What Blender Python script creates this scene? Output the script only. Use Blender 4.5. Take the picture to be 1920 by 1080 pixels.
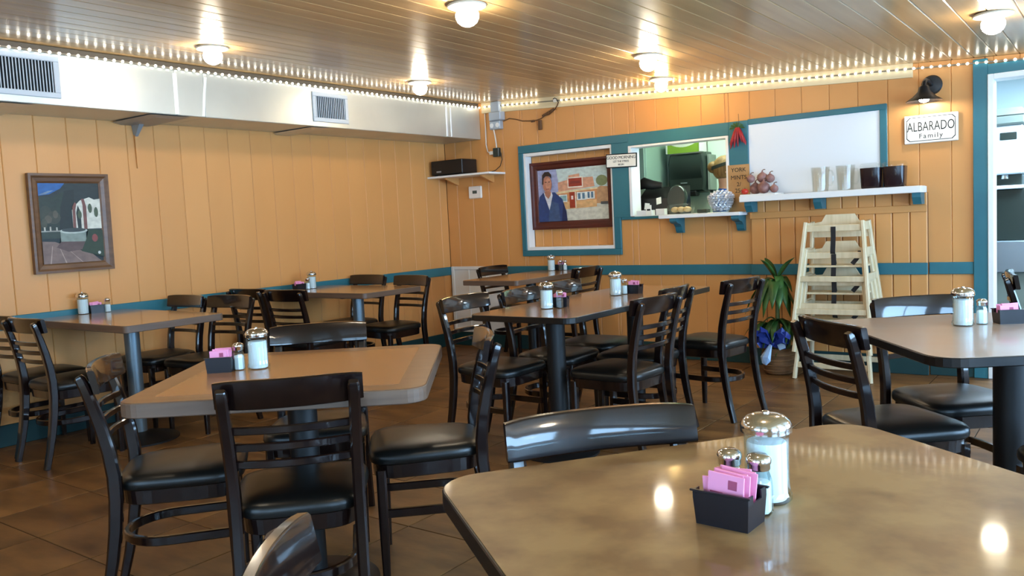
import bpy, bmesh, math, random
from mathutils import Vector, Matrix, noise
random.seed(7)
PI = math.pi
sc = bpy.context.scene
C = sc.collection
for o in list(bpy.data.objects):
    bpy.data.objects.remove(o)

# ------------------------------------------------------------------ camera
YAW, PITCH, ROLL = 0.6395, 0.0799, 0.0493
CAM = Vector((5.5822, -6.4701, 1.2375))
fw = Vector((-math.sin(YAW)*math.cos(PITCH), math.cos(YAW)*math.cos(PITCH), -math.sin(PITCH)))
rt = Vector((math.cos(YAW), math.sin(YAW), 0)); up = rt.cross(fw)
r2 = rt*math.cos(ROLL) - up*math.sin(ROLL); u2 = up*math.cos(ROLL) + rt*math.sin(ROLL)
cd = bpy.data.cameras.new('camera'); cam = bpy.data.objects.new('camera', cd); C.objects.link(cam)
cam.matrix_world = Matrix(((r2.x, u2.x, -fw.x, CAM.x), (r2.y, u2.y, -fw.y, CAM.y), (r2.z, u2.z, -fw.z, CAM.z), (0, 0, 0, 1)))
cd.sensor_width = 36; cd.lens = 1551.35/1920*36; cd.clip_start = 0.02
sc.camera = cam

# ------------------------------------------------------------------ world, daylight, exposure
w = bpy.data.worlds.new('sky'); sc.world = w; w.use_nodes = True
wb = w.node_tree.nodes['Background']; wb.inputs[0].default_value = (0.55, 0.75, 1.0, 1); wb.inputs[1].default_value = 2.2
def area(name, loc, rot, sx, sy, power, col):
    l = bpy.data.lights.new(name, 'AREA'); l.shape = 'RECTANGLE'; l.size = sx; l.size_y = sy; l.energy = power; l.color = col
    o = bpy.data.objects.new(name, l); C.objects.link(o); o.location = loc; o.rotation_euler = rot
    return o
XR, YF = 7.5, -8.4                     # right wall, front wall
WIN_R = [(-7.5, -6.0), (-5.6, -4.1), (-3.7, -2.2), (-1.8, -0.6)]      # right wall windows (y ranges), last one added for daylight on the back wall
WIN_F = [(3.2, 4.7), (5.2, 6.7)]                        # windows of the front wall (x ranges)
for a, b in WIN_R:
    area('daylight', (XR+0.16, (a+b)/2, 1.28), (0, PI/2, 0), 1.65, b-a, 190*(b-a)/1.5, (0.64, 0.81, 1.0))
for a, b in WIN_F:
    area('daylight', ((a+b)/2, YF-0.16, 1.28), (PI/2, 0, 0), b-a, 1.65, 60, (0.70, 0.85, 1.0))
sc.view_settings.view_transform = 'Standard'; sc.view_settings.look = 'None'
sc.view_settings.gamma = 1; sc.view_settings.use_curve_mapping = False
sc.view_settings.exposure = 0.1
sc.cycles.use_denoising = True
sc.cycles.max_bounces = 8
sc.cycles.sample_clamp_indirect = 6

# ------------------------------------------------------------------ materials
def lin(c):
    return tuple(((v/255)/12.92 if v/255 <= 0.04045 else ((v/255+0.055)/1.055)**2.4) for v in c) + (1,)
MATS = {}
def mat(name, col, rough=0.6, metal=0.0, col2=None, scale=(4, 4, 4), detail=4, bump=0.0, bscale=40, coat=0.0, rand=0.0,
        emit=None, estr=0.0, alpha=1.0, trans=0.0, ior=1.45, coords='Object', ramp=(0.35, 0.65), spec=0.5, coat_rough=0.1):
    m = bpy.data.materials.new(name); m.use_nodes = True; nt = m.node_tree; N = nt.nodes; L = nt.links
    p = N['Principled BSDF']
    p.inputs['Base Color'].default_value = lin(col); p.inputs['Roughness'].default_value = rough; p.inputs['Metallic'].default_value = metal
    p.inputs['Coat Weight'].default_value = coat; p.inputs['Coat Roughness'].default_value = coat_rough
    p.inputs['Alpha'].default_value = alpha; p.inputs['Transmission Weight'].default_value = trans; p.inputs['IOR'].default_value = ior
    p.inputs['Specular IOR Level'].default_value = spec
    src = None
    if col2 is not None or bump:
        tc = N.new('ShaderNodeTexCoord'); mp = N.new('ShaderNodeMapping'); mp.inputs['Scale'].default_value = scale
        L.new(tc.outputs[coords], mp.inputs['Vector'])
        oi = N.new('ShaderNodeObjectInfo')
        va = N.new('ShaderNodeVectorMath'); va.operation = 'ADD'
        mu = N.new('ShaderNodeMath'); mu.operation = 'MULTIPLY'; mu.inputs[1].default_value = 37.0
        L.new(oi.outputs['Random'], mu.inputs[0]); L.new(mp.outputs[0], va.inputs[0])
        cx = N.new('ShaderNodeCombineXYZ'); L.new(mu.outputs[0], cx.inputs[2]); L.new(mu.outputs[0], cx.inputs[0])
        L.new(cx.outputs[0], va.inputs[1])
    if col2 is not None:
        nz = N.new('ShaderNodeTexNoise'); nz.inputs['Scale'].default_value = 1.0; nz.inputs['Detail'].default_value = detail
        L.new(va.outputs[0], nz.inputs['Vector'])
        rp = N.new('ShaderNodeValToRGB'); rp.color_ramp.elements[0].position = ramp[0]; rp.color_ramp.elements[1].position = ramp[1]
        rp.color_ramp.elements[0].color = lin(col); rp.color_ramp.elements[1].color = lin(col2)
        L.new(nz.outputs['Fac'], rp.inputs['Fac']); src = rp.outputs['Color']
    if rand:
        oi2 = N.new('ShaderNodeObjectInfo'); mr = N.new('ShaderNodeMapRange')
        mr.inputs['To Min'].default_value = 1-rand; mr.inputs['To Max'].default_value = 1+rand
        L.new(oi2.outputs['Random'], mr.inputs['Value'])
        hs = N.new('ShaderNodeHueSaturation'); L.new(mr.outputs[0], hs.inputs['Value'])
        if src: L.new(src, hs.inputs['Color'])
        else: hs.inputs['Color'].default_value = lin(col)
        src = hs.outputs['Color']
    if src: L.new(src, p.inputs['Base Color'])
    if bump:
        nb = N.new('ShaderNodeTexNoise'); nb.inputs['Scale'].default_value = bscale; nb.inputs['Detail'].default_value = 3
        L.new(mp.outputs[0], nb.inputs['Vector'])
        bp = N.new('ShaderNodeBump'); bp.inputs['Strength'].default_value = bump; bp.inputs['Distance'].default_value = 0.01
        L.new(nb.outputs['Fac'], bp.inputs['Height']); L.new(bp.outputs[0], p.inputs['Normal'])
    if emit is not None:
        p.inputs['Emission Color'].default_value = lin(emit); p.inputs['Emission Strength'].default_value = estr
    MATS[name] = m
    return m
def clear_glass(name, tint=(235, 245, 245), gloss=0.12, rough=0.02, fac=0.6):
    m = bpy.data.materials.new(name); m.use_nodes = True; nt = m.node_tree; N = nt.nodes; L = nt.links
    N.remove(N['Principled BSDF'])
    t = N.new('ShaderNodeBsdfTransparent'); t.inputs[0].default_value = lin(tint)
    g = N.new('ShaderNodeBsdfGlossy'); g.inputs['Roughness'].default_value = rough
    lw = N.new('ShaderNodeLayerWeight'); lw.inputs['Blend'].default_value = 0.25
    ad = N.new('ShaderNodeMath'); ad.operation = 'MULTIPLY_ADD'; ad.inputs[1].default_value = fac; ad.inputs[2].default_value = gloss*0.4
    L.new(lw.outputs['Facing'], ad.inputs[0])
    mx = N.new('ShaderNodeMixShader'); L.new(ad.outputs[0], mx.inputs[0]); L.new(t.outputs[0], mx.inputs[1]); L.new(g.outputs[0], mx.inputs[2])
    L.new(mx.outputs[0], N['Material Output'].inputs['Surface'])
    MATS[name] = m
mat('wall', (213, 152, 88), 0.42, col2=(206, 145, 82), scale=(1.3, 1.3, .5), bump=0.05, bscale=60, rand=0.02, coords='Object')
mat('wallback', (120, 80, 45), 0.8)
mat('teal', (46, 110, 122), 0.42, col2=(41, 102, 115), scale=(3, 3, 3), rand=0.03)
mat('teal_dark', (20, 58, 60), 0.5)
mat('white_paint', (232, 232, 228), 0.45)
mat('cream_trim', (214, 198, 160), 0.45, col2=(204, 186, 146), scale=(2, 30, 30))
mat('shaded_trim', (84, 74, 60), 0.6)
mat('ceiling_wood', (198, 164, 114), 0.5, col2=(168, 134, 88), scale=(9, .55, 9), detail=6, rand=0.10, coat=0.6, coat_rough=0.19, ramp=(.3, .7), spec=0.3)
mat('ceiling_back', (40, 28, 18), 0.8)
mat('tile', (128, 92, 51), 0.42, col2=(82, 55, 28), scale=(3.2, 8, 3.2), detail=6, rand=0.10, bump=0.05, bscale=6, ramp=(.32, .68))
mat('grout', (44, 31, 20), 0.9)
mat('duct', (206, 208, 200), 0.34, metal=0.55, col2=(196, 198, 190), scale=(2, 2, 2), bump=0.03, bscale=3)
mat('duct_tape', (236, 238, 236), 0.3, metal=0.3)
mat('register', (190, 196, 200), 0.4)
mat('gap_shade', (8, 9, 10), 0.9)
mat('grey_metal', (150, 158, 162), 0.4, metal=0.3)
mat('chair_wood', (24, 12, 10), 0.3, col2=(17, 8, 7), scale=(20, 20, 3), coat=1.0, coat_rough=0.06, spec=0.2)
mat('vinyl', (17, 18, 17), 0.32, bump=0.02, bscale=90)
mat('laminate_wood', (164, 110, 58), 0.26, col2=(150, 98, 50), scale=(2, 26, 2), detail=5, coat=0.3)
mat('laminate_border', (122, 82, 46), 0.28, col2=(108, 70, 38), scale=(2, 26, 2), coat=0.3)
mat('wood_edge', (112, 90, 74), 0.4, col2=(98, 78, 64), scale=(3, 3, 40), coat=0.1)
mat('laminate_wall', (168, 128, 92), 0.16, col2=(154, 114, 80), scale=(6, 6, 6), detail=5, coat=0.4)
mat('laminate_tan', (146, 116, 74), 0.42, col2=(114, 84, 50), scale=(8, 8, 8), detail=9, coat=0.35, coat_rough=0.06, ramp=(.40, .62), spec=0.3)
mat('laminate_mauve', (158, 138, 120), 0.35, col2=(158, 132, 110), scale=(7, 7, 7), detail=8, coat=0.4)
mat('black_edge', (20, 17, 16), 0.3, coat=0.3)
mat('black_iron', (16, 16, 17), 0.45)
mat('steel_column', (120, 134, 142), 0.3, metal=0.7)
mat('chrome', (225, 226, 226), 0.12, metal=1.0)
mat('sugar', (242, 243, 244), 0.8)
mat('pepper', (60, 54, 50), 0.9, col2=(110, 100, 92), scale=(300, 300, 300))
clear_glass('glass')
clear_glass('pane', (225, 240, 250), 0.1)
clear_glass('plastic_clear', (252, 254, 254), 0.10, 0.08, 0.10)
mat('caddy', (22, 20, 26), 0.35)
mat('packet', (238, 150, 186), 0.55)
mat('packet_mark', (160, 70, 100), 0.6)
mat('packet_white', (236, 214, 224), 0.6)
mat('lamp_glow', (255, 250, 238), 0.4, emit=(255, 240, 214), estr=104)
mat('lamp_glow_warm', (255, 240, 200), 0.4, emit=(255, 210, 130), estr=120)
mat('lamp_glow_barn', (255, 255, 250), 0.4, emit=(255, 250, 240), estr=120)
mat('lamp_base', (216, 206, 186), 0.4)
mat('led', (255, 250, 240), 0.4, emit=(255, 246, 226), estr=17)
mat('led_tape', (120, 112, 96), 0.6)
mat('panel_glow', (255, 255, 250), 0.4, emit=(228, 255, 236), estr=17)
mat('panel_glow_blue', (250, 255, 255), 0.4, emit=(206, 232, 255), estr=34)
mat('frame_brown', (112, 78, 50), 0.45, col2=(92, 62, 38), scale=(4, 30, 30), coat=0.1)
mat('frame_maroon', (84, 34, 26), 0.35, col2=(72, 28, 22), scale=(4, 30, 30))
mat('black_plastic', (18, 19, 20), 0.4)
mat('smoke_plastic', (44, 54, 50), 0.2)
mat('grey_plastic', (128, 138, 130), 0.5)
mat('white_plastic', (230, 230, 226), 0.4)
mat('conduit', (168, 176, 184), 0.45, metal=0.2)
mat('cord_brown', (96, 64, 36), 0.6)
mat('cord_white', (222, 218, 206), 0.6)
mat('cord_black', (30, 28, 26), 0.5)
mat('paper', (238, 238, 226), 0.7)
mat('ink', (24, 30, 28), 0.7)
mat('cardboard', (178, 140, 92), 0.8, col2=(166, 128, 82), scale=(10, 10, 10))
mat('board_white', (226, 232, 236), 0.3)
mat('kitchen_wall', (214, 232, 214), 0.6)
mat('kitchen_grey', (150, 176, 160), 0.5)
mat('lime', (140, 176, 60), 0.5)
mat('room_wall', (206, 222, 226), 0.6)
mat('highchair_wood', (222, 206, 172), 0.5, col2=(208, 190, 152), scale=(30, 30, 3))
mat('strap', (28, 26, 28), 0.7)
mat('leaf', (30, 66, 28), 0.4, col2=(62, 104, 46), scale=(9, 9, 9), rand=0.2)
mat('stem', (92, 104, 54), 0.6)
mat('wicker', (128, 92, 56), 0.7, col2=(96, 66, 38), scale=(6, 6, 60))
mat('ribbon_blue', (26, 50, 132), 0.35)
mat('ribbon_pale', (150, 184, 222), 0.25)
mat('foil', (226, 228, 236), 0.25, metal=0.35, rand=0.15)
mat('chili', (150, 30, 34), 0.3, rand=0.2)
mat('chili_green', (62, 92, 44), 0.5)
mat('tea', (36, 22, 24), 0.15)
mat('garlic_skin', (150, 112, 104), 0.5, col2=(120, 82, 80), scale=(30, 30, 30), rand=0.12)
mat('tomato', (190, 52, 36), 0.3)
mat('bread', (206, 172, 120), 0.7)
mat('skin', (206, 158, 126), 0.5)
mat('hair', (150, 116, 66), 0.6, col2=(110, 80, 42), scale=(40, 40, 4))
mat('headband', (44, 52, 44), 0.6)
mat('shirt', (30, 84, 170), 0.7)
mat('apron', (44, 46, 52), 0.7)
mat('eye', (30, 22, 18), 0.2)
mat('sign_white', (226, 222, 212), 0.5)
mat('barn_black', (26, 28, 30), 0.4)
mat('barn_inner', (240, 240, 236), 0.4)
mat('thermo', (236, 228, 216), 0.5)
mat('lcd', (70, 80, 74), 0.2)
mat('stainless', (170, 184, 194), 0.3, metal=0.8)
mat('machine', (214, 226, 232), 0.4)
mat('outer_wall', (196, 170, 130), 0.6)
PAINT = {}
def paint(name, col):
    if name not in PAINT:
        PAINT[name] = mat('paint_'+name, tuple(v*0.92 for v in col), 0.5, col2=tuple(min(255, v*1.05) for v in col), scale=(22, 22, 34), detail=7)
    return PAINT[name]

# ------------------------------------------------------------------ geometry helpers
class MB:
    def __init__(s): s.v = []; s.f = []; s.m = []; s.sm = []
    def add(s, v, f, mi=0, smooth=False):
        n = len(s.v); s.v += [tuple(p) for p in v]; s.f += [tuple(i+n for i in q) for q in f]
        s.m += [mi]*len(f); s.sm += [smooth]*len(f)
    def box(s, x0, x1, y0, y1, z0, z1, mi=0):
        v = [(x, y, z) for z in (z0, z1) for y in (y0, y1) for x in (x0, x1)]
        s.add(v, [(0, 2, 3, 1), (4, 5, 7, 6), (0, 1, 5, 4), (2, 6, 7, 3), (0, 4, 6, 2), (1, 3, 7, 5)], mi)
    def hull(s, pts, mi=0, smooth=False):
        bm = bmesh.new()
        for p in pts: bm.verts.new(p)
        r = bmesh.ops.convex_hull(bm, input=bm.verts)
        bad = [g for g in r['geom_unused'] if isinstance(g, bmesh.types.BMVert)]
        if bad: bmesh.ops.delete(bm, geom=bad, context='VERTS')
        bmesh.ops.dissolve_limit(bm, angle_limit=0.01, verts=bm.verts, edges=bm.edges)
        bm.verts.index_update()
        s.add([v.co[:] for v in bm.verts], [[v.index for v in f.verts] for f in bm.faces], mi, smooth); bm.free()
    def cbox(s, x0, x1, y0, y1, z0, z1, b=0.004, mi=0, M=None):
        pts = []
        for x, sx in ((x0, 1), (x1, -1)):
            for y, sy in ((y0, 1), (y1, -1)):
                for z, sz in ((z0, 1), (z1, -1)):
                    pts += [(x, y+sy*b, z+sz*b), (x+sx*b, y, z+sz*b), (x+sx*b, y+sy*b, z)]
        if M is not None: pts = [(M @ Vector(p))[:] for p in pts]
        s.hull(pts, mi)
    def loft(s, rings, mi=0, smooth=True, cap=True, closed=True):
        n = len(rings[0]); base = len(s.v)
        for r in rings: s.v += [tuple(p) for p in r]
        k = n if closed else n-1
        for i in range(len(rings)-1):
            for j in range(k):
                s.f.append((base+i*n+j, base+i*n+(j+1) % n, base+(i+1)*n+(j+1) % n, base+(i+1)*n+j)); s.m.append(mi); s.sm.append(smooth)
        if cap and closed:
            s.f.append(tuple(base+j for j in reversed(range(n)))); s.m.append(mi); s.sm.append(False)
            s.f.append(tuple(base+(len(rings)-1)*n+j for j in range(n))); s.m.append(mi); s.sm.append(False)
    def lathe(s, prof, n=20, mi=0, c=(0, 0, 0), smooth=True, cap=True, flute=0, fl=0.0):
        rings = []
        for k, (r, z) in enumerate(prof):
            ring = []
            for j in range(n):
                a = 2*PI*j/n
                ring.append((c[0]+r*math.cos(a), c[1]+r*math.sin(a), c[2]+z))
            rings.append(ring)
        s.loft(rings, mi, smooth, cap)
    def tube(s, path, r, n=8, mi=0, smooth=True, flat=None):
        """round tube (or flat rectangle (w, h) with its h along up) swept along a path"""
        P = [Vector(p) for p in path]; rings = []; upv = None
        for i, p in enumerate(P):
            t = (P[min(i+1, len(P)-1)]-P[max(i-1, 0)])
            t = t.normalized() if t.length > 1e-9 else Vector((0, 0, 1))
            ref = Vector((0, 0, 1)) if flat or abs(t.z) < 0.95 else Vector((1, 0, 0))
            if flat and abs(t.z) > 0.7: ref = Vector((0, 1, 0))
            if upv is not None and not flat: ref = upv
            a = t.cross(ref); a.normalize(); b = a.cross(t); b.normalize(); upv = b
            rr = r[i] if isinstance(r, (list, tuple)) and not flat else r
            if flat:
                fx, fy = flat[i] if isinstance(flat[0], (list, tuple)) else flat
                cch = min(fx, fy)*0.2
                q = [(-fx/2+cch, -fy/2), (fx/2-cch, -fy/2), (fx/2, -fy/2+cch), (fx/2, fy/2-cch), (fx/2-cch, fy/2), (-fx/2+cch, fy/2), (-fx/2, fy/2-cch), (-fx/2, -fy/2+cch)]
                rings.append([p+a*x+b*y for x, y in q])
            else:
                rings.append([p+a*(rr*math.cos(2*PI*j/n))+b*(rr*math.sin(2*PI*j/n)) for j in range(n)])
        s.loft(rings, mi, smooth)
    def sphere(s, c, r, n=12, m=8, mi=0, sc_=(1, 1, 1)):
        rings = []
        for i in range(1, m):
            t = PI*i/m-PI/2
            rings.append([(c[0]+sc_[0]*r*math.cos(t)*math.cos(2*PI*j/n), c[1]+sc_[1]*r*math.cos(t)*math.sin(2*PI*j/n), c[2]+sc_[2]*r*math.sin(t)) for j in range(n)])
        s.loft(rings, mi, True, False)
        b = len(s.v); s.v += [(c[0], c[1], c[2]-sc_[2]*r), (c[0], c[1], c[2]+sc_[2]*r)]
        f0 = b-n*(m-1)
        for j in range(n):
            s.f.append((b, f0+(j+1) % n, f0+j)); s.m.append(mi); s.sm.append(True)
            g = f0+n*(m-2); s.f.append((b+1, g+j, g+(j+1) % n)); s.m.append(mi); s.sm.append(True)
    def mesh(s, name, mats):
        me = bpy.data.meshes.new(name); me.from_pydata(s.v, [], s.f)
        for m in (mats if isinstance(mats, (list, tuple)) else [mats]):
            me.materials.append(MATS[m] if isinstance(m, str) else m)
        me.polygons.foreach_set('material_index', s.m); me.polygons.foreach_set('use_smooth', s.sm)
        me.validate(); me.update()
        bm = bmesh.new(); bm.from_mesh(me); bmesh.ops.recalc_face_normals(bm, faces=bm.faces); bm.to_mesh(me); bm.free()
        if any(s.sm): me.set_sharp_from_angle(angle=math.radians(40))
        return me
    def obj(s, name, mats, parent=None):
        o = bpy.data.objects.new(name, s.mesh(name, mats)); C.objects.link(o)
        if parent is not None: o.parent = parent
        return o
def tag(o, label=None, cat=None, group=None, kind=None):
    if label: o['label'] = label
    if cat: o['category'] = cat
    if group: o['group'] = group
    if kind: o['kind'] = kind
    return o
def thing(name, label, cat, loc=(0, 0, 0), rz=0.0, group=None):
    o = bpy.data.objects.new(name, None); C.objects.link(o); o.empty_display_size = 0.05
    o.location = loc; o.rotation_euler = (0, 0, rz)
    return tag(o, label, cat, group)
def dup(root, loc, rz, label=None, group=None):
    r = root.copy(); C.objects.link(r); r.location = loc; r.rotation_euler = (0, 0, rz)
    if label: r['label'] = label
    if group: r['group'] = group
    for ch in list(root.children):
        c = ch.copy(); C.objects.link(c); c.parent = r
        for g in list(ch.children):
            d = g.copy(); C.objects.link(d); d.parent = c
    return r
def inst(me, name, parent=None, loc=(0, 0, 0), rot=(0, 0, 0)):
    o = bpy.data.objects.new(name, me); C.objects.link(o); o.location = loc; o.rotation_euler = rot
    if parent is not None: o.parent = parent
    return o
def rrect(hx, hy, r, n=6):
    pts = []
    for cx, cy, a0 in ((hx-r, hy-r, 0), (-hx+r, hy-r, PI/2), (-hx+r, -hy+r, PI), (hx-r, -hy+r, 3*PI/2)):
        for k in range(n+1):
            a = a0+PI/2*k/n; pts.append((cx+r*math.cos(a), cy+r*math.sin(a)))
    return pts
def textmesh(body, size, matname, depth=0.0006, align='CENTER', shear=0.0, spacing=1.0):
    cu = bpy.data.curves.new('lettering', 'FONT'); cu.body = body; cu.size = size; cu.align_x = align; cu.align_y = 'CENTER'
    cu.extrude = depth; cu.shear = shear; cu.space_character = spacing; cu.resolution_u = 3
    t = bpy.data.objects.new('lettering', cu); C.objects.link(t)
    bpy.context.view_layer.update()
    me = bpy.data.meshes.new_from_object(t.evaluated_get(bpy.context.evaluated_depsgraph_get()))
    bpy.data.objects.remove(t); bpy.data.curves.remove(cu)
    me.materials.clear(); me.materials.append(MATS[matname])
    return me
def picture(name, parent, w_, h_, polys, d=0.0004):
    """flat painted surface: coloured patches u,v in 0..1, local x right, z up, front at -y"""
    b = MB(); ms = []
    for k, (mname, col, pts) in enumerate(polys):
        m = paint(mname, col)
        if m not in ms: ms.append(m)
        b.add([((u-.5)*w_, -d*k, v*h_) for u, v in pts], [tuple(range(len(pts)))], ms.index(m))
    me = bpy.data.meshes.new(name); me.from_pydata(b.v, [], b.f)
    for m in ms: me.materials.append(m)
    me.polygons.foreach_set('material_index', b.m); me.update()
    o = bpy.data.objects.new(name, me); C.objects.link(o); o.parent = parent
    return o
def ell(cx, cy, rx, ry, n=16, a0=0, a1=2*PI):
    return [(cx+rx*math.cos(a0+(a1-a0)*k/n), cy+ry*math.sin(a0+(a1-a0)*k/n)) for k in range(n)]

def zc(x): return 2.43-0.051*x          # the ceiling slopes down to the right

# ------------------------------------------------------------------ floor
b = MB(); b.box(-0.12, XR+0.12, YF-0.12, 0.12, -0.08, -0.003)
floor = tag(b.obj('floor', 'grout'), kind='structure')
P = 0.44
X0, Y0 = 3.64-P*9, -4.51+P*10
b = MB(); g = 0.003
b.cbox(g, P-g, g, P-g, -0.006, 0.0, 0.0012); tile_full = b.mesh('tile', 'tile')
b = MB()
nt_ = 0
for i in range(0, 18):
    for j in range(-20, 1):
        x0 = X0+P*i; y0 = Y0+P*j; x1 = min(x0+P, XR); y1 = min(y0+P, 0.0); x0 = max(x0, 0.0); y0 = max(y0, YF)
        if x1-x0 < 0.03 or y1-y0 < 0.03: continue
        if y1 < -6.6:
            b.cbox(x0+g, x1-g, y0+g, y1-g, -0.006, 0.0, 0.0012); continue
        if abs(x1-x0-P) < 1e-4 and abs(y1-y0-P) < 1e-4:
            inst(tile_full, 'tile', floor, (x0, y0, 0), (0, 0, 0))
        else:
            q = MB(); q.cbox(g, x1-x0-g, g, y1-y0-g, -0.006, 0.0, 0.0012); o = q.obj('tile', 'tile', floor); o.location = (x0, y0, 0)
        nt_ += 1
tag(b.obj('tile_field', 'tile', floor), kind='stuff')

# ------------------------------------------------------------------ ceiling
b = MB()
b.add([(x, y, zc(x)+dz) for dz in (0.014, 0.10) for y in (YF-0.12, 0.12) for x in (-0.12, XR+0.12)],
      [(0, 2, 3, 1), (4, 5, 7, 6), (0, 1, 5, 4), (2, 6, 7, 3), (0, 4, 6, 2), (1, 3, 7, 5)])
ceiling = tag(b.obj('ceiling', 'ceiling_back'), kind='structure')
bw = 0.132; k = 0
x = 0.0
while x < XR-0.02:
    x1 = min(x+bw, XR); c_ = 0.005
    prof = [(x+0.0004, 0.014), (x+0.0004, c_), (x+c_, 0.0), (x1-c_, 0.0), (x1-0.0004, c_), (x1-0.0004, 0.014)]
    q = MB(); q.loft([[(px, y, zc(px)+pz) for px, pz in prof] for y in (YF, 0.0)], 0, False)
    q.obj('ceiling_board', 'ceiling_wood', ceiling)
    x = x1

# ------------------------------------------------------------------ walls with planks
PLW = 0.2032
def plank_mesh(wd, z0, z1, slope=0.0, c_=0.004, e=0.0006):
    """a vertical board of width wd along local x, front at y=0 (facing -y), 12 mm thick"""
    q = MB()
    prof = [(e, 0.012), (e, c_), (e+c_, 0.0), (wd-e-c_, 0.0), (wd-e, c_), (wd-e, 0.012)]
    q.loft([[(px, py, z0) for px, py in prof], [(px, py, z1-slope*px) for px, py in prof]], 0, False)
    return q
# left wall
b = MB(); b.box(-0.12, -0.012, YF-0.12, 0.12, -0.05, zc(0)+0.03)
wl = tag(b.obj('wall_left', 'wallback'), kind='structure')
pm = plank_mesh(PLW, 0.0, 2.425).mesh('plank', 'wall')
y = -3.972-PLW*0.0
while y > YF: y -= PLW
y += PLW
ys = []
while y < 0:
    ys.append(y); y += PLW
for y in ys:
    wd = min(PLW, -y)
    if wd < 0.02: continue
    me = pm if abs(wd-PLW) < 1e-4 else plank_mesh(wd, 0.0, 2.425).mesh('plank', 'wall')
    inst(me, 'plank', wl, (0, y, 0), (0, 0, PI/2))
# back wall
HOLES = [(0.985, 1.945, 0.955, 1.872), (2.115, 3.017, 1.232, 1.838), (4.867, 5.76, -0.1, 2.03)]
def ivals(x0, x1, z0, z1, holes):
    segs = [(z0, z1)]
    for hx0, hx1, hz0, hz1 in holes:
        if hx1 <= x0+1e-6 or hx0 >= x1-1e-6: continue
        ns = []
        for a, c_ in segs:
            if hz0 > a: ns.append((a, min(c_, hz0)))
            if hz1 < c_: ns.append((max(a, hz1), c_))
        segs = [s_ for s_ in ns if s_[1]-s_[0] > 1e-3]
    return segs
b = MB(); xs = sorted({0.0-0.12, XR+0.12} | {h[0] for h in HOLES} | {h[1] for h in HOLES})
for x0, x1 in zip(xs[:-1], xs[1:]):
    for z0, z1 in ivals(x0, x1, -0.05, 2.03, HOLES): b.box(x0, x1, 0.012, 0.12, z0, z1)
    b.add([(x_, y_, z_) for x_ in (x0, x1) for y_ in (0.012, 0.12) for z_ in (2.03, zc(x_)+0.03)],
          [(0, 1, 3, 2), (4, 6, 7, 5), (0, 4, 5, 1), (2, 3, 7, 6), (0, 2, 6, 4), (1, 5, 7, 3)])
wbk = tag(b.obj('wall_back', 'wallback'), kind='structure')
gx = [1.0-PLW*k_ for k_ in range(5, -1, -1)]
x = 0.955
while x-PLW > 0.0: x -= PLW
edges = [0.0]
while x < XR:
    if x > 0.01: edges.append(x)
    x += PLW
edges.append(XR)
for x0, x1 in zip(edges[:-1], edges[1:]):
    cuts = sorted({x0, x1} | {h[i_] for h in HOLES for i_ in (0, 1) if x0 < h[i_] < x1})
    for a, c_ in zip(cuts[:-1], cuts[1:]):
        if c_-a < 0.004: continue
        for z0, z1 in ivals(a, c_, 0.0, 2.5, HOLES):
            top = z1 > 2.4
            q = plank_mesh(c_-a, z0, (zc(a)-0.002) if top else z1, 0.051 if top else 0.0)
            o = q.obj('plank', 'wall', wbk); o.location = (a, 0, 0)
# right and front walls with windows (behind the camera, they let the daylight in)
def window_wall(name, horiz, wins, lo, hi, at):
    q = MB(); es = sorted({lo, hi} | {e for w_ in wins for e in w_})
    for a, c_ in zip(es[:-1], es[1:]):
        segs = [(-0.05, 0.45), (2.0, 2.5)] if any(abs(a-w_[0]) < 1e-6 for w_ in wins) else [(-0.05, 2.5)]
        for z0, z1 in segs:
            if horiz: q.box(a, c_, at-0.12, at, z0, min(z1, zc(a)+0.02))
            else: q.box(at, at+0.12, a, c_, z0, min(z1, zc(XR)+0.05))
    return tag(q.obj(name, 'outer_wall'), kind='structure')
window_wall('wall_right', False, WIN_R, YF-0.12, 0.12, XR)
window_wall('wall_front', True, WIN_F, -0.12, XR+0.12, YF)
nwin = 0
for horiz, wins, at in ((False, WIN_R, XR), (True, WIN_F, YF)):
    for a, c_ in wins:
        nwin += 1
        q = MB(); pq = MB()
        def bar(u0, u1, z0, z1, qq=q, d0=0.03, d1=0.09):
            if horiz: qq.cbox(u0, u1, at-d1, at-d0, z0, z1, 0.004)
            else: qq.cbox(at+d0, at+d1, u0, u1, z0, z1, 0.004)
        bar(a, a+0.06, 0.45, 2.0); bar(c_-0.06, c_, 0.45, 2.0); bar(a+0.06, c_-0.06, 0.45, 0.51); bar(a+0.06, c_-0.06, 1.94, 2.0)
        bar((a+c_)/2-0.02, (a+c_)/2+0.02, 0.51, 1.94)
        wo = tag(q.obj('window_%d' % nwin, 'white_paint'), kind='structure')  # the right-wall one nearest the back wall is added for its light
        for u0, u1 in ((a+0.06, (a+c_)/2-0.02), ((a+c_)/2+0.02, c_-0.06)):
            pq = MB(); bar(u0, u1, 0.51, 1.94, pq, 0.055, 0.061); pq.obj('pane', 'pane', wo)

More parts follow.
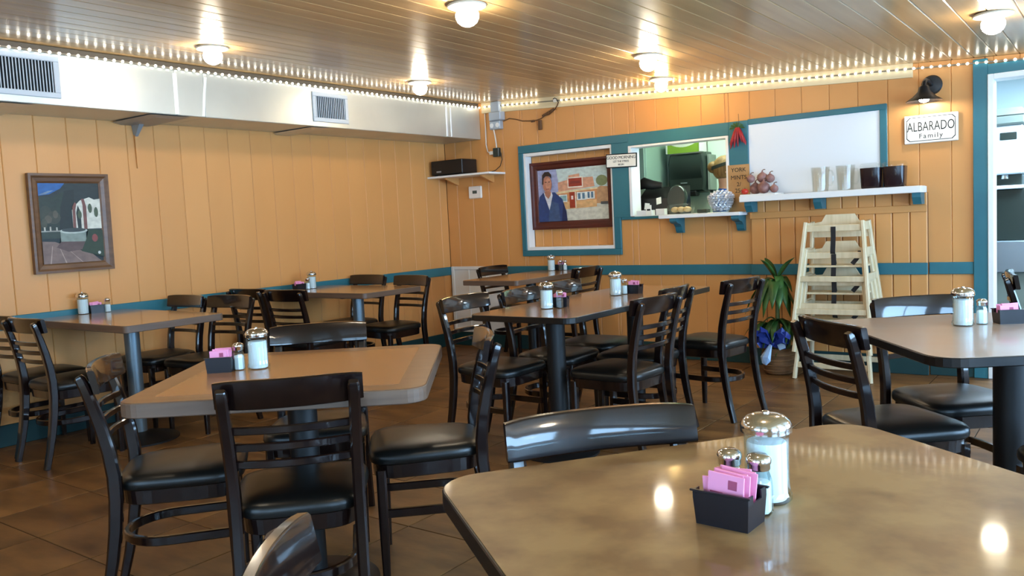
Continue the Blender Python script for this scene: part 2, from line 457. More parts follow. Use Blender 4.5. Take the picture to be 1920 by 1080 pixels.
# ------------------------------------------------------------------ trims, rails, frames
ntrim = 0
def trim(x0, x1, y0, y1, z0, z1, m, bev=0.003, name=None):
    global ntrim
    ntrim += 1
    q = MB(); q.cbox(x0, x1, y0, y1, z0, z1, bev)
    return tag(q.obj(name or 'trim_%d' % ntrim, m), kind='structure')
RZ0, RZ1 = 0.722, 0.806
trim(0.0, 0.018, YF, -0.0, RZ0, RZ1, 'teal')                     # rail of the left wall
trim(0.018, 0.02, -0.02, -0.0, RZ0, RZ1, 'teal')
trim(0.74, 3.19, -0.018, 0.0, RZ0, RZ1, 'teal')                   # rail of the back wall
trim(4.47, 4.748, -0.018, 0.0, RZ0, RZ1, 'teal')
trim(0.0, 0.016, YF, 0.0, 0.0, 0.135, 'teal_dark', name='baseboard_left')
trim(0.016, 3.19, -0.016, 0.0, 0.0, 0.135, 'teal_dark', name='baseboard_back')
trim(4.47, 4.748, -0.016, 0.0, 0.0, 0.135, 'teal_dark', name='baseboard_door')
trim(5.9, XR, -0.016, 0.0, 0.0, 0.135, 'teal_dark', name='baseboard_far')
trim(5.9, XR, -0.018, 0.0, RZ0, RZ1, 'teal')
# teal casings round the closed window, the serving hatch and the white board
T = -0.022
trim(0.935, 0.987, T, 0.0, 0.953, 1.875, 'teal')
trim(0.935, 2.113, T, 0.0, 1.875, 1.947, 'teal')
trim(0.935, 2.012, T, 0.0, 0.900, 0.953, 'teal')
trim(1.945, 2.012, T, 0.0, 0.953, 1.226, 'teal')
trim(1.945, 2.113, T, 0.0, 1.226, 1.875, 'teal')
trim(2.113, 3.022, T, 0.0, 1.842, 1.945, 'teal')
trim(3.022, 3.18, T, 0.0, 1.348, 1.945, 'teal')
trim(3.18, 4.203, T, 0.0, 1.908, 1.95, 'teal')
trim(4.155, 4.203, T, 0.0, 1.348, 1.908, 'teal')
trim(2.02, 2.46, T, 0.0, 1.205, 1.228, 'teal')
# white jambs of the closed window and of the hatch
for (x0, x1, z0, z1) in ((0.987, 1.012, 0.955, 1.872), (1.012, 1.945, 1.842, 1.872), (1.012, 1.945, 0.955, 0.985), (1.925, 1.945, 0.985, 1.842)):
    trim(x0, x1, -0.012, 0.085, z0, z1, 'white_paint', 0.002)
for (x0, x1, z0, z1) in ((2.113, 2.14, 1.232, 1.84), (2.14, 3.0, 1.822, 1.84), (2.995, 3.019, 1.232, 1.84)):
    trim(x0, x1, -0.026, 0.13, z0, z1, 'white_paint', 0.002)
# recessed panel of narrow boards in the closed window
b = MB(); b.box(0.985, 1.945, 0.10, 0.118, 0.955, 1.872)
rp_ = tag(b.obj('wall_recess', 'wallback'), kind='structure')
pw = 0.1; x = 1.012
while x < 1.925:
    x1 = min(x+pw, 1.925)
    q = plank_mesh(x1-x, 0.985, 1.842); o = q.obj('plank', 'wall', rp_); o.location = (x, 0.087, 0)
    x = x1
# counter front below the white board: narrow boards, a cross board, a kick rail
b = MB(); b.box(3.19, 4.465, -0.024, -0.0, 0.0, 1.30)
cf = tag(b.obj('wall_counter', 'wallback'), kind='structure')
x = 3.19
while x < 4.46:
    x1 = min(x+0.116, 4.465)
    q = plank_mesh(x1-x, 0.135, 1.30, 0.0, 0.006, 0.002); o = q.obj('plank', 'wall', cf); o.location = (x, -0.036, 0)
    x = x1
trim(3.19, 4.465, -0.05, -0.036, 1.165, 1.215, 'wall')
trim(3.19, 4.465, -0.054, -0.036, RZ0, RZ1, 'teal')
trim(3.19, 4.465, -0.052, -0.024, 0.0, 0.135, 'teal_dark', name='baseboard_counter')
# door casing
trim(4.748, 4.835, -0.026, 0.0, 0.0, 2.17, 'teal')
trim(4.835, 5.90, -0.026, 0.0, 2.062, 2.13, 'teal')
trim(5.80, 5.90, -0.026, 0.0, 0.0, 2.062, 'teal')
trim(4.835, 4.87, -0.032, 0.13, 0.0, 2.062, 'white_paint')
trim(4.87, 5.76, -0.032, 0.13, 2.025, 2.062, 'white_paint')
trim(5.76, 5.80, -0.032, 0.13, 0.0, 2.062, 'white_paint')
# cornice board of the back wall, board above the duct with its shadow in the colour
def sloped_board(name, x0, x1, y0, y1, drop, m):
    q = MB()
    q.add([(x_, y_, zc(x_)-d_) for x_ in (x0, x1) for y_ in (y0, y1) for d_ in (drop, 0.0005)],
          [(0, 1, 3, 2), (4, 6, 7, 5), (0, 4, 5, 1), (2, 3, 7, 6), (0, 2, 6, 4), (1, 5, 7, 3)])
    return tag(q.obj(name, m), kind='structure')
ntrim += 1; sloped_board('trim_%d' % ntrim, 0.52, 4.375, -0.020, 0.0, 0.098, 'cream_trim')
trim(0.43, 0.468, YF, -0.0, 2.3635, 2.405, 'shaded_trim')

# ------------------------------------------------------------------ duct with registers
duct = thing('air_duct', 'long silver sheet-metal duct boxed along the top of the orange plank wall', 'duct', (0.24, -4.0, 2.05))
DZ0, DZ1, DX = 2.057, 2.3625, 0.48
secs = [(YF, -6.0), (-6.0, -3.26), (-3.26, -3.045), (-3.045, -0.50), (-0.50, -0.002)]
for y0, y1 in secs:
    q = MB(); q.cbox(0.002, DX, y0+0.0008, y1-0.0008, DZ0, DZ1, 0.004); o = q.obj('duct_section', 'duct', duct)
    o.location = (-0.24, 4.0, -2.05)
for y0, w_, lean in ((-3.26, 0.030, 0.0), (-3.045, 0.022, 0.018), (-0.50, 0.028, 0.0), (-0.44, 0.02, 0.0)):
    q = MB()
    prof = [(DX+0.0005, y0-w_/2-lean), (DX+0.004, y0-w_*0.3-lean), (DX+0.004, y0+w_*0.3-lean), (DX+0.0005, y0+w_/2-lean)]
    q.loft([[(px, py, DZ0+0.006) for px, py in prof], [(px, py+lean*2*(0.5), DZ0+0.16) for px, py in prof], [(px, py+lean*2, DZ1-0.03) for px, py in prof]], 0, False)
    o = q.obj('seam_tape', 'duct_tape', duct); o.location = (-0.24, 4.0, -2.05)
def register(y0, y1, z0, z1, n, label):
    t = thing('air_register', label, 'vent', (DX, (y0+y1)/2, z0), group='registers on the duct')
    w_ = y1-y0; h = z1-z0; f_ = 0.032
    for (a, c_, e, f2) in ((-w_/2, w_/2, 0, f_), (-w_/2, w_/2, h-f_, h), (-w_/2, -w_/2+f_, f_, h-f_), (w_/2-f_, w_/2, f_, h-f_)):
        q = MB(); q.cbox(0.001, 0.012, a, c_, e, f2, 0.003); q.obj('frame', 'register', t)
    q = MB(); q.box(0.0006, 0.002, -w_/2+f_, w_/2-f_, f_, h-f_); q.obj('opening_shade', 'gap_shade', t)  # black sheet painted as the shade behind the louvers
    q = MB(); q.hull([(x_, y_, z_) for z_ in (f_, h-f_) for x_, y_ in ((0.003, 0.0), (0.005, -0.001), (0.0085, 0.004), (0.0065, 0.005))])
    lm = q.mesh('louver', 'register')
    for i in range(n):
        inst(lm, 'louver', t, (0, -w_/2+f_+(w_-2*f_)*(i+0.5)/n-0.002, 0))
    return t
register(-4.56, -4.015, 2.098, 2.342, 27, 'larger white louvered register set in the duct above the courtyard painting')
register(-2.10, -1.735, 2.095, 2.325, 16, 'smaller white louvered register in the middle of the duct')
def support(y, plate, post, label):
    t = thing('duct_bracket', label, 'bracket', (0.002, y, 1.74), group='brackets under the duct')
    q = MB(); q.hull([(0.004, -plate, 0.309), (0.47, -plate*0.9, 0.311), (0.47, plate*0.9, 0.311), (0.004, plate, 0.309), (0.004, -plate*0.6, 0.295), (0.40, -plate*0.4, 0.302), (0.40, plate*0.4, 0.302), (0.004, plate*0.6, 0.295)])
    q.obj('plate', 'grey_metal' if post else 'duct', t)
    if post:
        q = MB(); q.hull([(0.0, -0.022, 0.30), (0.10, -0.018, 0.30), (0.10, 0.018, 0.30), (0.0, 0.022, 0.30), (0.0, -0.010, 0.22), (0.022, -0.010, 0.22), (0.022, 0.010, 0.22), (0.0, 0.010, 0.22)])
        q.obj('gusset', 'grey_metal', t)
        q = MB(); q.hull([(0.0, -0.012, 0.26), (0.02, -0.012, 0.26), (0.02, 0.012, 0.26), (0.0, 0.012, 0.26), (0.0, -0.006, 0.0), (0.010, -0.006, 0.0), (0.010, 0.006, 0.0), (0.0, 0.006, 0.0)])
        q.obj('strap', 'wall', t)
support(-3.30, 0.16, True, 'grey bracket with a strap down the wall under the duct, right of the courtyard painting')
support(-4.25, 0.10, False, 'flat grey plate under the duct above the courtyard painting')
support(-2.02, 0.10, False, 'flat grey plate under the duct below the smaller register')

# ------------------------------------------------------------------ LED strings
def led_string(label, pts, gapx=None, back=True):
    t = thing('light_string', label, 'string lights', pts[0])
    o0 = Vector(pts[0])
    q = MB(); n = len(pts)
    q.tube([Vector(p)-o0 for p in (pts[0], pts[-1])], 0, flat=(0.006, 0.010), smooth=False)
    q.obj('tape', 'led_tape', t)
    s_ = MB(); s_.sphere((0, 0, 0), 0.0086, 8, 6); lm = s_.mesh('led_bulb', 'led')
    off = Vector((0, -0.006, 0)) if back else Vector((0.006, 0, 0))
    for p in pts:
        if gapx and gapx[0] < p[0] < gapx[1]: continue
        inst(lm, 'led_bulb', t, Vector(p)-o0+off)
st = 0.0553
led_string('string of tiny white lights along the top of the duct', [(0.4965, -0.03-st*i, 2.361) for i in range(84)], None, False)
led_string('string of tiny white lights along the cornice of the wall with the serving hatch', [(0.57+st*i, -0.026, zc(0.57+st*i)-0.040) for i in range(92)], (1.23, 1.42), True)

# ------------------------------------------------------------------ ceiling lamps
def ceiling_lamp(x, y, label, glow='lamp_glow', r=0.056):
    t = thing('ceiling_lamp', label, 'lamp', (x, y, zc(x)), group='bare-bulb lamps on the plank ceiling')
    q = MB(); q.lathe([(0.088, -0.001), (0.095, -0.008), (0.090, -0.014), (0.06, -0.017), (0.045, -0.019), (0.036, -0.020)], 28)
    q.obj('base', 'lamp_base', t)
    q = MB(); q.lathe([(0.034, -0.020), (r*0.86, -0.030), (r, -0.048), (r*0.97, -0.066), (r*0.82, -0.084), (r*0.55, -0.097), (r*0.25, -0.104), (0.004, -0.106)], 20)
    q.obj('bulb', glow, t)
    return t
ceiling_lamp(1.169, -3.43, 'glowing bulb lamp on the ceiling beside the duct, between the two registers')
ceiling_lamp(3.067, -3.337, 'glowing bulb lamp on the ceiling above the diagonal wood-edged table')
ceiling_lamp(1.10, -1.528, 'glowing bulb lamp on the ceiling beside the duct, near the room corner')
ceiling_lamp(3.082, -1.505, 'glowing bulb lamp on the ceiling above the far end of the long black-edged table')
ceiling_lamp(2.66, -0.46, 'warm bulb lamp on the ceiling right above the serving hatch', 'lamp_glow_warm', 0.05)
ceiling_lamp(5.034, -1.519, 'glowing bulb lamp on the ceiling near the doorway')
for x_, y_ in ((5.03, -3.4), (1.15, -5.35), (3.07, -5.3), (5.03, -5.3), (3.07, -7.2), (1.15, -7.2), (6.9, -1.5), (6.9, -5.3)):
    ceiling_lamp(x_, y_, 'glowing bulb lamp on the ceiling toward the daylit windows')

# ------------------------------------------------------------------ chairs
def make_chair():
    t = thing('dining_chair', '', 'chair', group='dark ladder-back dining chairs')
    # seat cushion: rounded trapezoid, domed
    def outline(s_, n=40):
        pts = []
        for k_ in range(n):
            a = 2*PI*k_/n; ca, sa = math.cos(a), math.sin(a); e = 0.42
            xx = math.copysign(abs(ca)**e, ca); yy = math.copysign(abs(sa)**e, sa)
            wv = 0.196+0.018*yy
            pts.append((xx*wv*s_, 0.005+yy*0.205*s_-0.0))
        return pts
    q = MB(); rings = []
    for s_, z in ((0.955, 0.418), (0.99, 0.424), (1.0, 0.436), (0.99, 0.450), (0.955, 0.460), (0.86, 0.468), (0.66, 0.475), (0.36, 0.479), (0.05, 0.480)):
        rings.append([(px, py, z) for px, py in outline(s_)])
    q.loft(rings, 0, True); q.obj('seat', 'vinyl', t)
    q = MB(); q.loft([[(px, py, z) for px, py in outline(s_)] for s_, z in ((0.90, 0.368), (0.93, 0.372), (0.945, 0.418))], 0, False); q.obj('seat_frame', 'chair_wood', t)
    for sx in (-1, 1):
        q = MB(); q.tube([(sx*0.172, 0.165, 0.40), (sx*0.172, 0.166, 0.2), (sx*0.172, 0.167, 0.0)], 0, flat=[(0.036, 0.036), (0.034, 0.034), (0.026, 0.026)], smooth=True)
        q.obj('leg', 'chair_wood', t)
    for sx in (-1, 1):                      # rear leg and back post in one curved piece
        path = []
        for z, yy, xx in ((0.0, -0.262, 0.176), (0.10, -0.236, 0.175), (0.20, -0.215, 0.174), (0.30, -0.199, 0.174), (0.40, -0.190, 0.174), (0.48, -0.190, 0.174), (0.56, -0.199, 0.175), (0.64, -0.215, 0.176), (0.72, -0.236, 0.178), (0.78, -0.254, 0.179), (0.805, -0.263, 0.179), (0.815, -0.268, 0.179)):
            path.append((sx*xx, yy, z))
        n = len(path)
        q = MB(); q.tube(path, 0, flat=[(0.034, 0.030+0.014*math.sin(PI*min(1, i_/(n-3)))) if i_ < n-1 else (0.026, 0.018) for i_ in range(n)], smooth=True)
        q.obj('rear_leg', 'chair_wood', t)
    def arc(z, half, y_end, bow, n=12):
        return [(half*(2*i_/n-1), y_end-bow*(1-(2*i_/n-1)**2), z) for i_ in range(n+1)]
    q = MB(); rings = []
    for (px, py, _) in arc(0, 0.205, -0.213, 0.032, 22):
        u = abs(px)/0.205; zt = 0.838-0.006*u**6; zb = 0.752+0.004*u**6; ry = 0.020
        rings.append([(px, py+ry*0.5, zb+0.004), (px, py+ry*0.5-0.012, zt-0.004), (px, py+ry*0.5-0.016, zt), (px, py-ry*0.5-0.010, zt), (px, py-ry*0.5-0.014, zt-0.004), (px, py-ry*0.5, zb+0.004), (px, py-ry*0.5+0.004, zb), (px, py+ry*0.5-0.004, zb)])
    q.loft(rings, 0, True); q.obj('top_rail', 'chair_wood', t)
    for z, ye in ((0.692, -0.222), (0.642, -0.211), (0.590, -0.200)):
        q = MB(); q.tube(arc(z, 0.168, ye, 0.028), 0, flat=(0.014, 0.022), smooth=True); q.obj('slat', 'chair_wood', t)
    hoop = [(0.150, 0.165, 0.235), (0.150, 0.05, 0.235), (0.150, -0.04, 0.235)]
    hoop += [(0.150*math.cos(a), -0.05-0.15*math.sin(a), 0.235) for a in [PI*k_/14 for k_ in range(0, 15)]]
    hoop += [(-0.150, -0.04, 0.235), (-0.150, 0.05, 0.235), (-0.150, 0.165, 0.235)]
    q = MB(); q.tube(hoop, 0, flat=(0.018, 0.032), smooth=True); q.obj('stretcher', 'chair_wood', t)
    return t
CH = [
 (0.645, -4.43, 90, 'dark ladder-back chair below the courtyard painting, second from the wall at that table'),
 (0.215, -4.40, 90, 'dark ladder-back chair against the orange wall on the near side of the courtyard-painting table'),
 (0.30, -3.17, -90, 'dark ladder-back chair against the orange wall, right of the courtyard-painting table'),
 (0.735, -3.12, -84, 'dark ladder-back chair facing the courtyard-painting table, one place out from the wall'),
 (0.30, -2.72, 91, 'dark ladder-back chair against the orange wall, facing the wall table nearest the corner'),
 (0.80, -2.76, 94, 'dark ladder-back chair facing the corner wall table, its back to the painting table'),
 (0.255, -1.39, -90, 'dark ladder-back chair against the orange wall, between the second wall table and the corner'),
 (0.845, -1.46, -96, 'dark ladder-back chair on the corner side of the second wall table, away from the wall'),
 (2.775, -5.085, 51, 'dark ladder-back chair at the diagonal wood-edged table, on the side toward the courtyard painting'),
 (3.715, -5.025, 137, 'dark ladder-back chair at the diagonal wood-edged table, back toward the tan speckled table'),
 (2.75, -4.09, -46, 'dark ladder-back chair at the diagonal wood-edged table, behind its sugar dispenser'),
 (3.69, -4.08, 224, 'dark ladder-back chair between the diagonal wood-edged table and the long table, black seat well lit'),
 (2.55, -2.885, 0, 'dark ladder-back chair at the long black-edged table, wall side, nearest the diagonal table'),
 (2.64, -2.455, 2, 'dark ladder-back chair at the long black-edged table, wall side, middle of three'),
 (2.61, -1.96, 0, 'dark ladder-back chair at the long black-edged table, wall side, nearest the serving hatch'),
 (3.73, -2.76, 175, 'dark ladder-back chair at the long black-edged table, doorway side, nearest the tan table'),
 (3.60, -2.25, 184, 'dark ladder-back chair at the long black-edged table, doorway side, middle of three'),
 (2.02, -0.60, 180, 'dark ladder-back chair at the end-on table below the portrait, on the hatch side'),
 (3.775, -1.72, 170, 'dark ladder-back chair pulled out from the long table, beside the potted plant'),
 (0.83, -0.40, 0, 'dark ladder-back chair in front of the white wall panel, at the end-on table'),
 (4.725, -3.49, 46, 'dark ladder-back chair in front of the stacked high chairs, at the doorway table'),
 (4.86, -2.61, -48, 'dark ladder-back chair behind the doorway table, only its rail above the table top'),
 (5.07, -1.27, 8, 'dark ladder-back chair standing in front of the teal door casing'),
 (5.716, -3.75, 125, 'dark ladder-back chair at the doorway table, only a seat corner showing past the tan table'),
 (4.69, -4.995, -41, 'dark ladder-back chair at the tan speckled table, glossy rail reflecting a window'),
 (4.745, -5.89, 43, 'dark ladder-back chair at the tan speckled table, only its curved rail end showing'),
]
proto = make_chair()
for i, (x, y, a, lab) in enumerate(CH):
    t_ = math.radians(a); ox = x+0.255*math.cos(t_); oy = y+0.255*math.sin(t_)
    if i == 0:
        proto.location = (ox, oy, 0); proto.rotation_euler = (0, 0, t_-PI/2); proto['label'] = lab
    else:
        dup(proto, (ox, oy, 0), t_-PI/2, lab)

# ------------------------------------------------------------------ tables
TZ = 0.77
def make_table(name, label, cx, cy, hx, hy, rz, r, top, edge, th, peds, colm, colr, inlay=None, base_r=0.27, square=False):
    t = thing(name, label, 'table', (cx, cy, 0), math.radians(rz), 'dining tables')
    o = rrect(hx-0.004, hy-0.004, max(r-0.004, 0.004)); q = MB()
    q.loft([[(x, y, z) for x, y in o] for z in (TZ-th+0.002, TZ-0.0005, TZ)], 0, False); q.obj('table_top', top, t)
    oo = rrect(hx, hy, r); oi = rrect(hx-0.0045, hy-0.0045, max(r-0.0045, 0.0035)); q = MB()
    m_ = len(oo)
    rings = [[(x, y, TZ-0.0015) for x, y in oi], [(x*(1-.0015/hx), y*(1-.0015/hy), TZ-0.0012) for x, y in oo], [(x, y, TZ-0.004) for x, y in oo], [(x, y, TZ-th+0.003) for x, y in oo], [(x*(1-.003/hx), y*(1-.003/hy), TZ-th) for x, y in oo], [(x, y, TZ-th) for x, y in oi]]
    q.loft(rings, 0, False, False); q.obj('edge_band', edge, t)
    if inlay:
        ii = rrect(hx-0.085, hy-0.085, 0.01); q = MB()
        q.loft([[(x, y, z) for x, y in ii] for z in (TZ-0.002, TZ+0.0004)], 0, False); q.obj('inlay_panel', inlay, t)
    for px, py in peds:
        q = MB(); q.lathe([(colr, 0.045), (colr, TZ-th-0.02)], 24); q.obj('column', colm, t).location = (px, py, 0)
        q = MB()
        if square:
            q.loft([[(x*s_, y*s_, z) for x, y in rrect(base_r, base_r, 0.08)] for s_, z in ((1.0, 0.0), (1.0, 0.010), (0.9, 0.018), (0.35, 0.042), (0.22, 0.055))], 0, True)
        else:
            q.lathe([(base_r, 0.0), (base_r, 0.010), (base_r*0.92, 0.018), (base_r*0.4, 0.040), (base_r*0.24, 0.055)], 36)
        q.obj('base', 'black_iron', t).location = (px, py, 0)
        q = MB(); q.cbox(-0.17, 0.17, -0.02, 0.02, TZ-th-0.02, TZ-th, 0.003); q.cbox(-0.02, 0.02, -0.17, 0.17, TZ-th-0.02, TZ-th, 0.003)
        q.obj('top_spider', 'black_iron', t).location = (px, py, 0)
    return t
make_table('dining_table', 'wood-edged table on a grey column, end to the wall below the courtyard painting', 0.60, -3.805, 0.575, 0.315, 0, 0.03, 'laminate_wall', 'wood_edge', 0.042, [(0.06, 0)], 'steel_column', 0.045, None, 0.23)
make_table('dining_table', 'wood-edged table end to the orange wall, between the corner and the painting table', 0.58, -1.985, 0.555, 0.31, 0, 0.03, 'laminate_wall', 'wood_edge', 0.042, [(0.15, 0.0)], 'steel_column', 0.045, None, 0.23)
make_table('dining_table', 'two-tone orange-brown table with a thick wood edge, standing diagonally', 3.325, -4.652, 0.45, 0.45, 38, 0.07, 'laminate_border', 'wood_edge', 0.045, [(-0.02, 0.02)], 'black_iron', 0.05, 'laminate_wood', 0.23)
make_table('dining_table', 'wood-edged table end-on to the wall below the framed portrait painting', 1.435, -0.615, 0.285, 0.595, 0, 0.03, 'laminate_wall', 'wood_edge', 0.042, [(0.0, 0.0)], 'black_iron', 0.045)
make_table('dining_table', 'long brown table with black edge on two black columns', 3.168, -2.36, 0.317, 0.84, 0, 0.06, 'laminate_wall', 'black_edge', 0.032, [(0.0, -0.5), (-0.02, 0.42)], 'black_iron', 0.05, None, 0.21)
make_table('dining_table', 'mauve-brown table with black edge and rounded corners, by the doorway', 5.26, -3.105, 0.485, 0.485, 35, 0.09, 'laminate_mauve', 'black_edge', 0.032, [(0.0, 0.0)], 'black_iron', 0.055, None, 0.24)
make_table('dining_table', 'tan speckled table with dark edge and rounded corners, largest in view', 5.205, -5.265, 0.465, 0.465, 53.5, 0.085, 'laminate_tan', 'black_edge', 0.035, [(0.0, 0.0)], 'black_iron', 0.05, None, 0.27)

# ------------------------------------------------------------------ condiments
def make_sugar():
    t = thing('sugar_dispenser', '', 'sugar dispenser', group='glass sugar dispensers on the tables')
    n = 36
    def ring(r, z, fl):
        return [((r-(fl if k_ % 3 == 0 else 0))*math.cos(2*PI*k_/n), (r-(fl if k_ % 3 == 0 else 0))*math.sin(2*PI*k_/n), z) for k_ in range(n)]
    q = MB(); q.loft([ring(r, z, f) for r, z, f in ((0.034, 0.0, 0), (0.0385, 0.004, 0), (0.0385, 0.012, 0), (0.036, 0.018, 0.002), (0.0345, 0.03, 0.0022), (0.0345, 0.098, 0.0022), (0.0345, 0.106, 0), (0.037, 0.114, 0))], 0, False)
    q.obj('glass_body', 'glass', t)
    q = MB(); q.lathe([(0.030, 0.004), (0.0315, 0.010), (0.0312, 0.094), (0.030, 0.097), (0.005, 0.099)], 24); q.obj('sugar', 'sugar', t)
    q = MB(); q.lathe([(0.0385, 0.112), (0.0400, 0.113), (0.0400, 0.119), (0.0405, 0.121), (0.0395, 0.126), (0.036, 0.132), (0.029, 0.138), (0.018, 0.1415), (0.004, 0.1425)], 36)
    l_ = q.obj('lid', 'chrome', t)
    q = MB(); q.lathe([(0.0062, 0.140), (0.0062, 0.1452), (0.004, 0.1462)], 14); q.obj('spout', 'chrome', l_)
    return t
def make_shaker(fill):
    t = thing('shaker', '', 'shaker', group='glass salt and pepper shakers on the tables')
    n = 8
    def oc(r, z): return [(r*math.cos(2*PI*(k_+.5)/n), r*math.sin(2*PI*(k_+.5)/n), z) for k_ in range(n)]
    q = MB(); q.loft([oc(r, z) for r, z in ((0.018, 0.0), (0.0205, 0.003), (0.0205, 0.045), (0.019, 0.056), (0.0155, 0.066), (0.0155, 0.074))], 0, False)
    q.obj('glass_body', 'glass', t)
    q = MB(); q.loft([oc(r, z) for r, z in ((0.0165, 0.003), (0.0178, 0.006), (0.0178, 0.044), (0.0165, 0.051), (0.006, 0.053))], 0, False); q.obj('contents', fill, t)
    q = MB(); q.lathe([(0.0168, 0.070), (0.0178, 0.072), (0.0178, 0.079), (0.0192, 0.081), (0.0192, 0.086), (0.017, 0.091), (0.011, 0.0945), (0.002, 0.0955)], 24); q.obj('cap', 'chrome', t)
    return t
def make_caddy():
    t = thing('packet_caddy', '', 'packet holder', group='black sweetener holders on the tables')
    L_, W_, H_ = 0.044, 0.033, 0.053
    q = MB(); th = 0.0025
    q.hull([(s*(L_-0.003), u*(W_-0.003), z) for s in (-1, 1) for u in (-1, 1) for z in (0.0, 0.003)])
    q.obj('bottom', 'caddy', t)
    for s in (-1, 1):
        q = MB(); q.hull([(x*(L_-0.003), s*(W_-0.003-a), 0.001) for x in (-1, 1) for a in (0, th)] + [(x*L_, s*(W_-a), H_) for x in (-1, 1) for a in (0, th)]); q.obj('side', 'caddy', t)
        q = MB(); q.hull([(s*(L_-0.003-a), x*(W_-0.003), 0.001) for x in (-1, 1) for a in (0, th)] + [(s*(L_-a), x*W_, H_-0.012) for x in (-1, 1) for a in (0, th)]); 
        for u in (-1, 1):
            q.hull([(s*(L_-a), u*(W_-b_), z) for a in (0, th) for b_ in (0, 0.018) for z in (H_-0.013, H_)])
        q.obj('end', 'caddy', t)
    q = MB(); o1 = rrect(L_+0.004, W_+0.004, 0.004, 2); o2 = rrect(L_-0.0005, W_-0.0005, 0.002, 2)
    for u in (-1, 1):
        q = MB(); q.cbox(-L_-0.004, L_+0.004, u*W_-0.003, u*W_+0.003, H_-0.002, H_+0.001, 0.0008); q.obj('rim', 'caddy', t)
    return t
q = MB(); q.cbox(-0.0285, 0.0285, -0.0012, 0.0012, 0.0, 0.058, 0.0006)
q.cbox(0.004, 0.018, -0.0016, -0.0009, 0.036, 0.050, 0.0002, 1); q.cbox(-0.024, -0.004, -0.0016, -0.0009, 0.026, 0.029, 0.0002, 1)
pk_mesh = q.mesh('sweetener_packet', ['packet', 'packet_mark'])
S0 = H0 = P0 = K0 = None
def place(first, maker, loc, rz, label):
    if first is None:
        o = maker(); o.location = loc; o.rotation_euler = (0, 0, rz); o['label'] = label; return o
    dup(first, loc, rz, label); return first
def packets(loc, rz, n, where):
    for i in range(n):
        yy = -0.026+0.052*(i+0.5)/n
        M = Matrix.Translation(loc) @ Matrix.Rotation(rz, 4, 'Z') @ Matrix.Translation((random.uniform(-.008, .008), yy*0.85, 0.010+random.uniform(0, .012))) @ Matrix.Rotation(random.uniform(-.10, .10), 4, 'Y') @ Matrix.Rotation(random.uniform(-.05, .05)-0.05, 4, 'X')
        o = bpy.data.objects.new('sweetener_packet', pk_mesh); C.objects.link(o); o.matrix_world = M
        tag(o, 'pink sweetener packet in the black holder on '+where, 'packet', 'pink packets on '+where)
CON = [   # where, sugar, shakers (x, y, fill), caddy (x, y, rz deg), packets
 ('the wall table below the courtyard painting', (0.075, -3.80), [(0.13, -3.665, 'salt')], (0.085, -3.72, 80), 4),
 ('the second wall table', (0.20, -1.99), [(0.225, -2.055, 'salt')], (0.235, -2.15, 90), 4),
 ('the diagonal wood-edged table', (3.150, -4.705), [(3.105, -4.752, 'salt')], (3.070, -4.800, 40), 8),
 ('the end-on table below the portrait', (1.335, -0.135), [(1.455, -0.09, 'salt'), (1.425, -0.12, 'pepper')], (1.40, -0.075, 0), 4),
 ('the near end of the long table', (3.125, -2.865), [(3.185, -2.83, 'pepper')], (3.145, -2.765, 20), 5),
 ('the far end of the long table', (3.145, -2.16), [(3.165, -2.09, 'salt')], (3.20, -2.03, 0), 4),
 ('the table by the doorway', (5.10, -3.02), [(5.155, -2.965, 'salt')], (5.235, -2.915, 30), 6),
 ('the tan speckled table', (5.121, -5.186), [(5.084, -5.249, 'pepper'), (5.132, -5.252, 'salt')], (5.107, -5.309, -3), 11),
]
H1 = None
for where, sg, shs, cd_, npk in CON:
    S0 = place(S0, make_sugar, (sg[0], sg[1], TZ), random.random(), 'glass sugar dispenser with domed chrome lid on '+where)
    for sx, sy, fill in shs:
        if fill == 'salt': H0 = place(H0, lambda: make_shaker('sugar'), (sx, sy, TZ), random.random(), 'glass salt shaker with chrome cap on '+where)
        else: H1 = place(H1, lambda: make_shaker('pepper'), (sx, sy, TZ), random.random(), 'glass pepper shaker with chrome cap on '+where)
    ra = math.radians(cd_[2])
    K0 = place(K0, make_caddy, (cd_[0], cd_[1], TZ), ra, 'small black plastic holder for pink packets on '+where)
    packets((cd_[0], cd_[1], TZ), ra, npk, where)

# ------------------------------------------------------------------ pictures
def framed(name, label, loc, rz, w_, h_, fw_, dep, fmat, polys, tilt=0.0):
    t = thing(name, label, 'painting', loc, rz); t.rotation_euler = (tilt, 0, rz)
    for k_, (a, bq) in enumerate((((-w_/2, 0), (w_/2, 0)), ((w_/2, 0), (w_/2, h_)), ((w_/2, h_), (-w_/2, h_)), ((-w_/2, h_), (-w_/2, 0)))):
        A = Vector((a[0], 0, a[1])); B = Vector((bq[0], 0, bq[1])); ctr = Vector((0, 0, h_/2))
        d = (B-A).normalized(); nrm = Vector((-d.z, 0, d.x))
        q = MB()
        prof = [(0.0, 0.0), (0.0, -dep), (0.25*fw_, -dep), (0.45*fw_, -dep*0.72), (0.8*fw_, -dep*0.6), (fw_, -dep*0.38), (fw_, 0.0)]
        r1 = [A+d*s_+nrm*s_+Vector((0, y_, 0)) for s_, y_ in prof]; r2_ = [B-d*s_+nrm*s_+Vector((0, y_, 0)) for s_, y_ in prof]
        q.loft([r1, r2_], 0, False); q.obj('frame', fmat, t)
    cv = picture('canvas', t, w_-2*fw_+0.004, h_-2*fw_+0.004, polys); cv.location = (0, -dep*0.30, fw_-0.002)
    return t
def rc(u0, u1, v0, v1): return [(u0, v0), (u1, v0), (u1, v1), (u0, v1)]
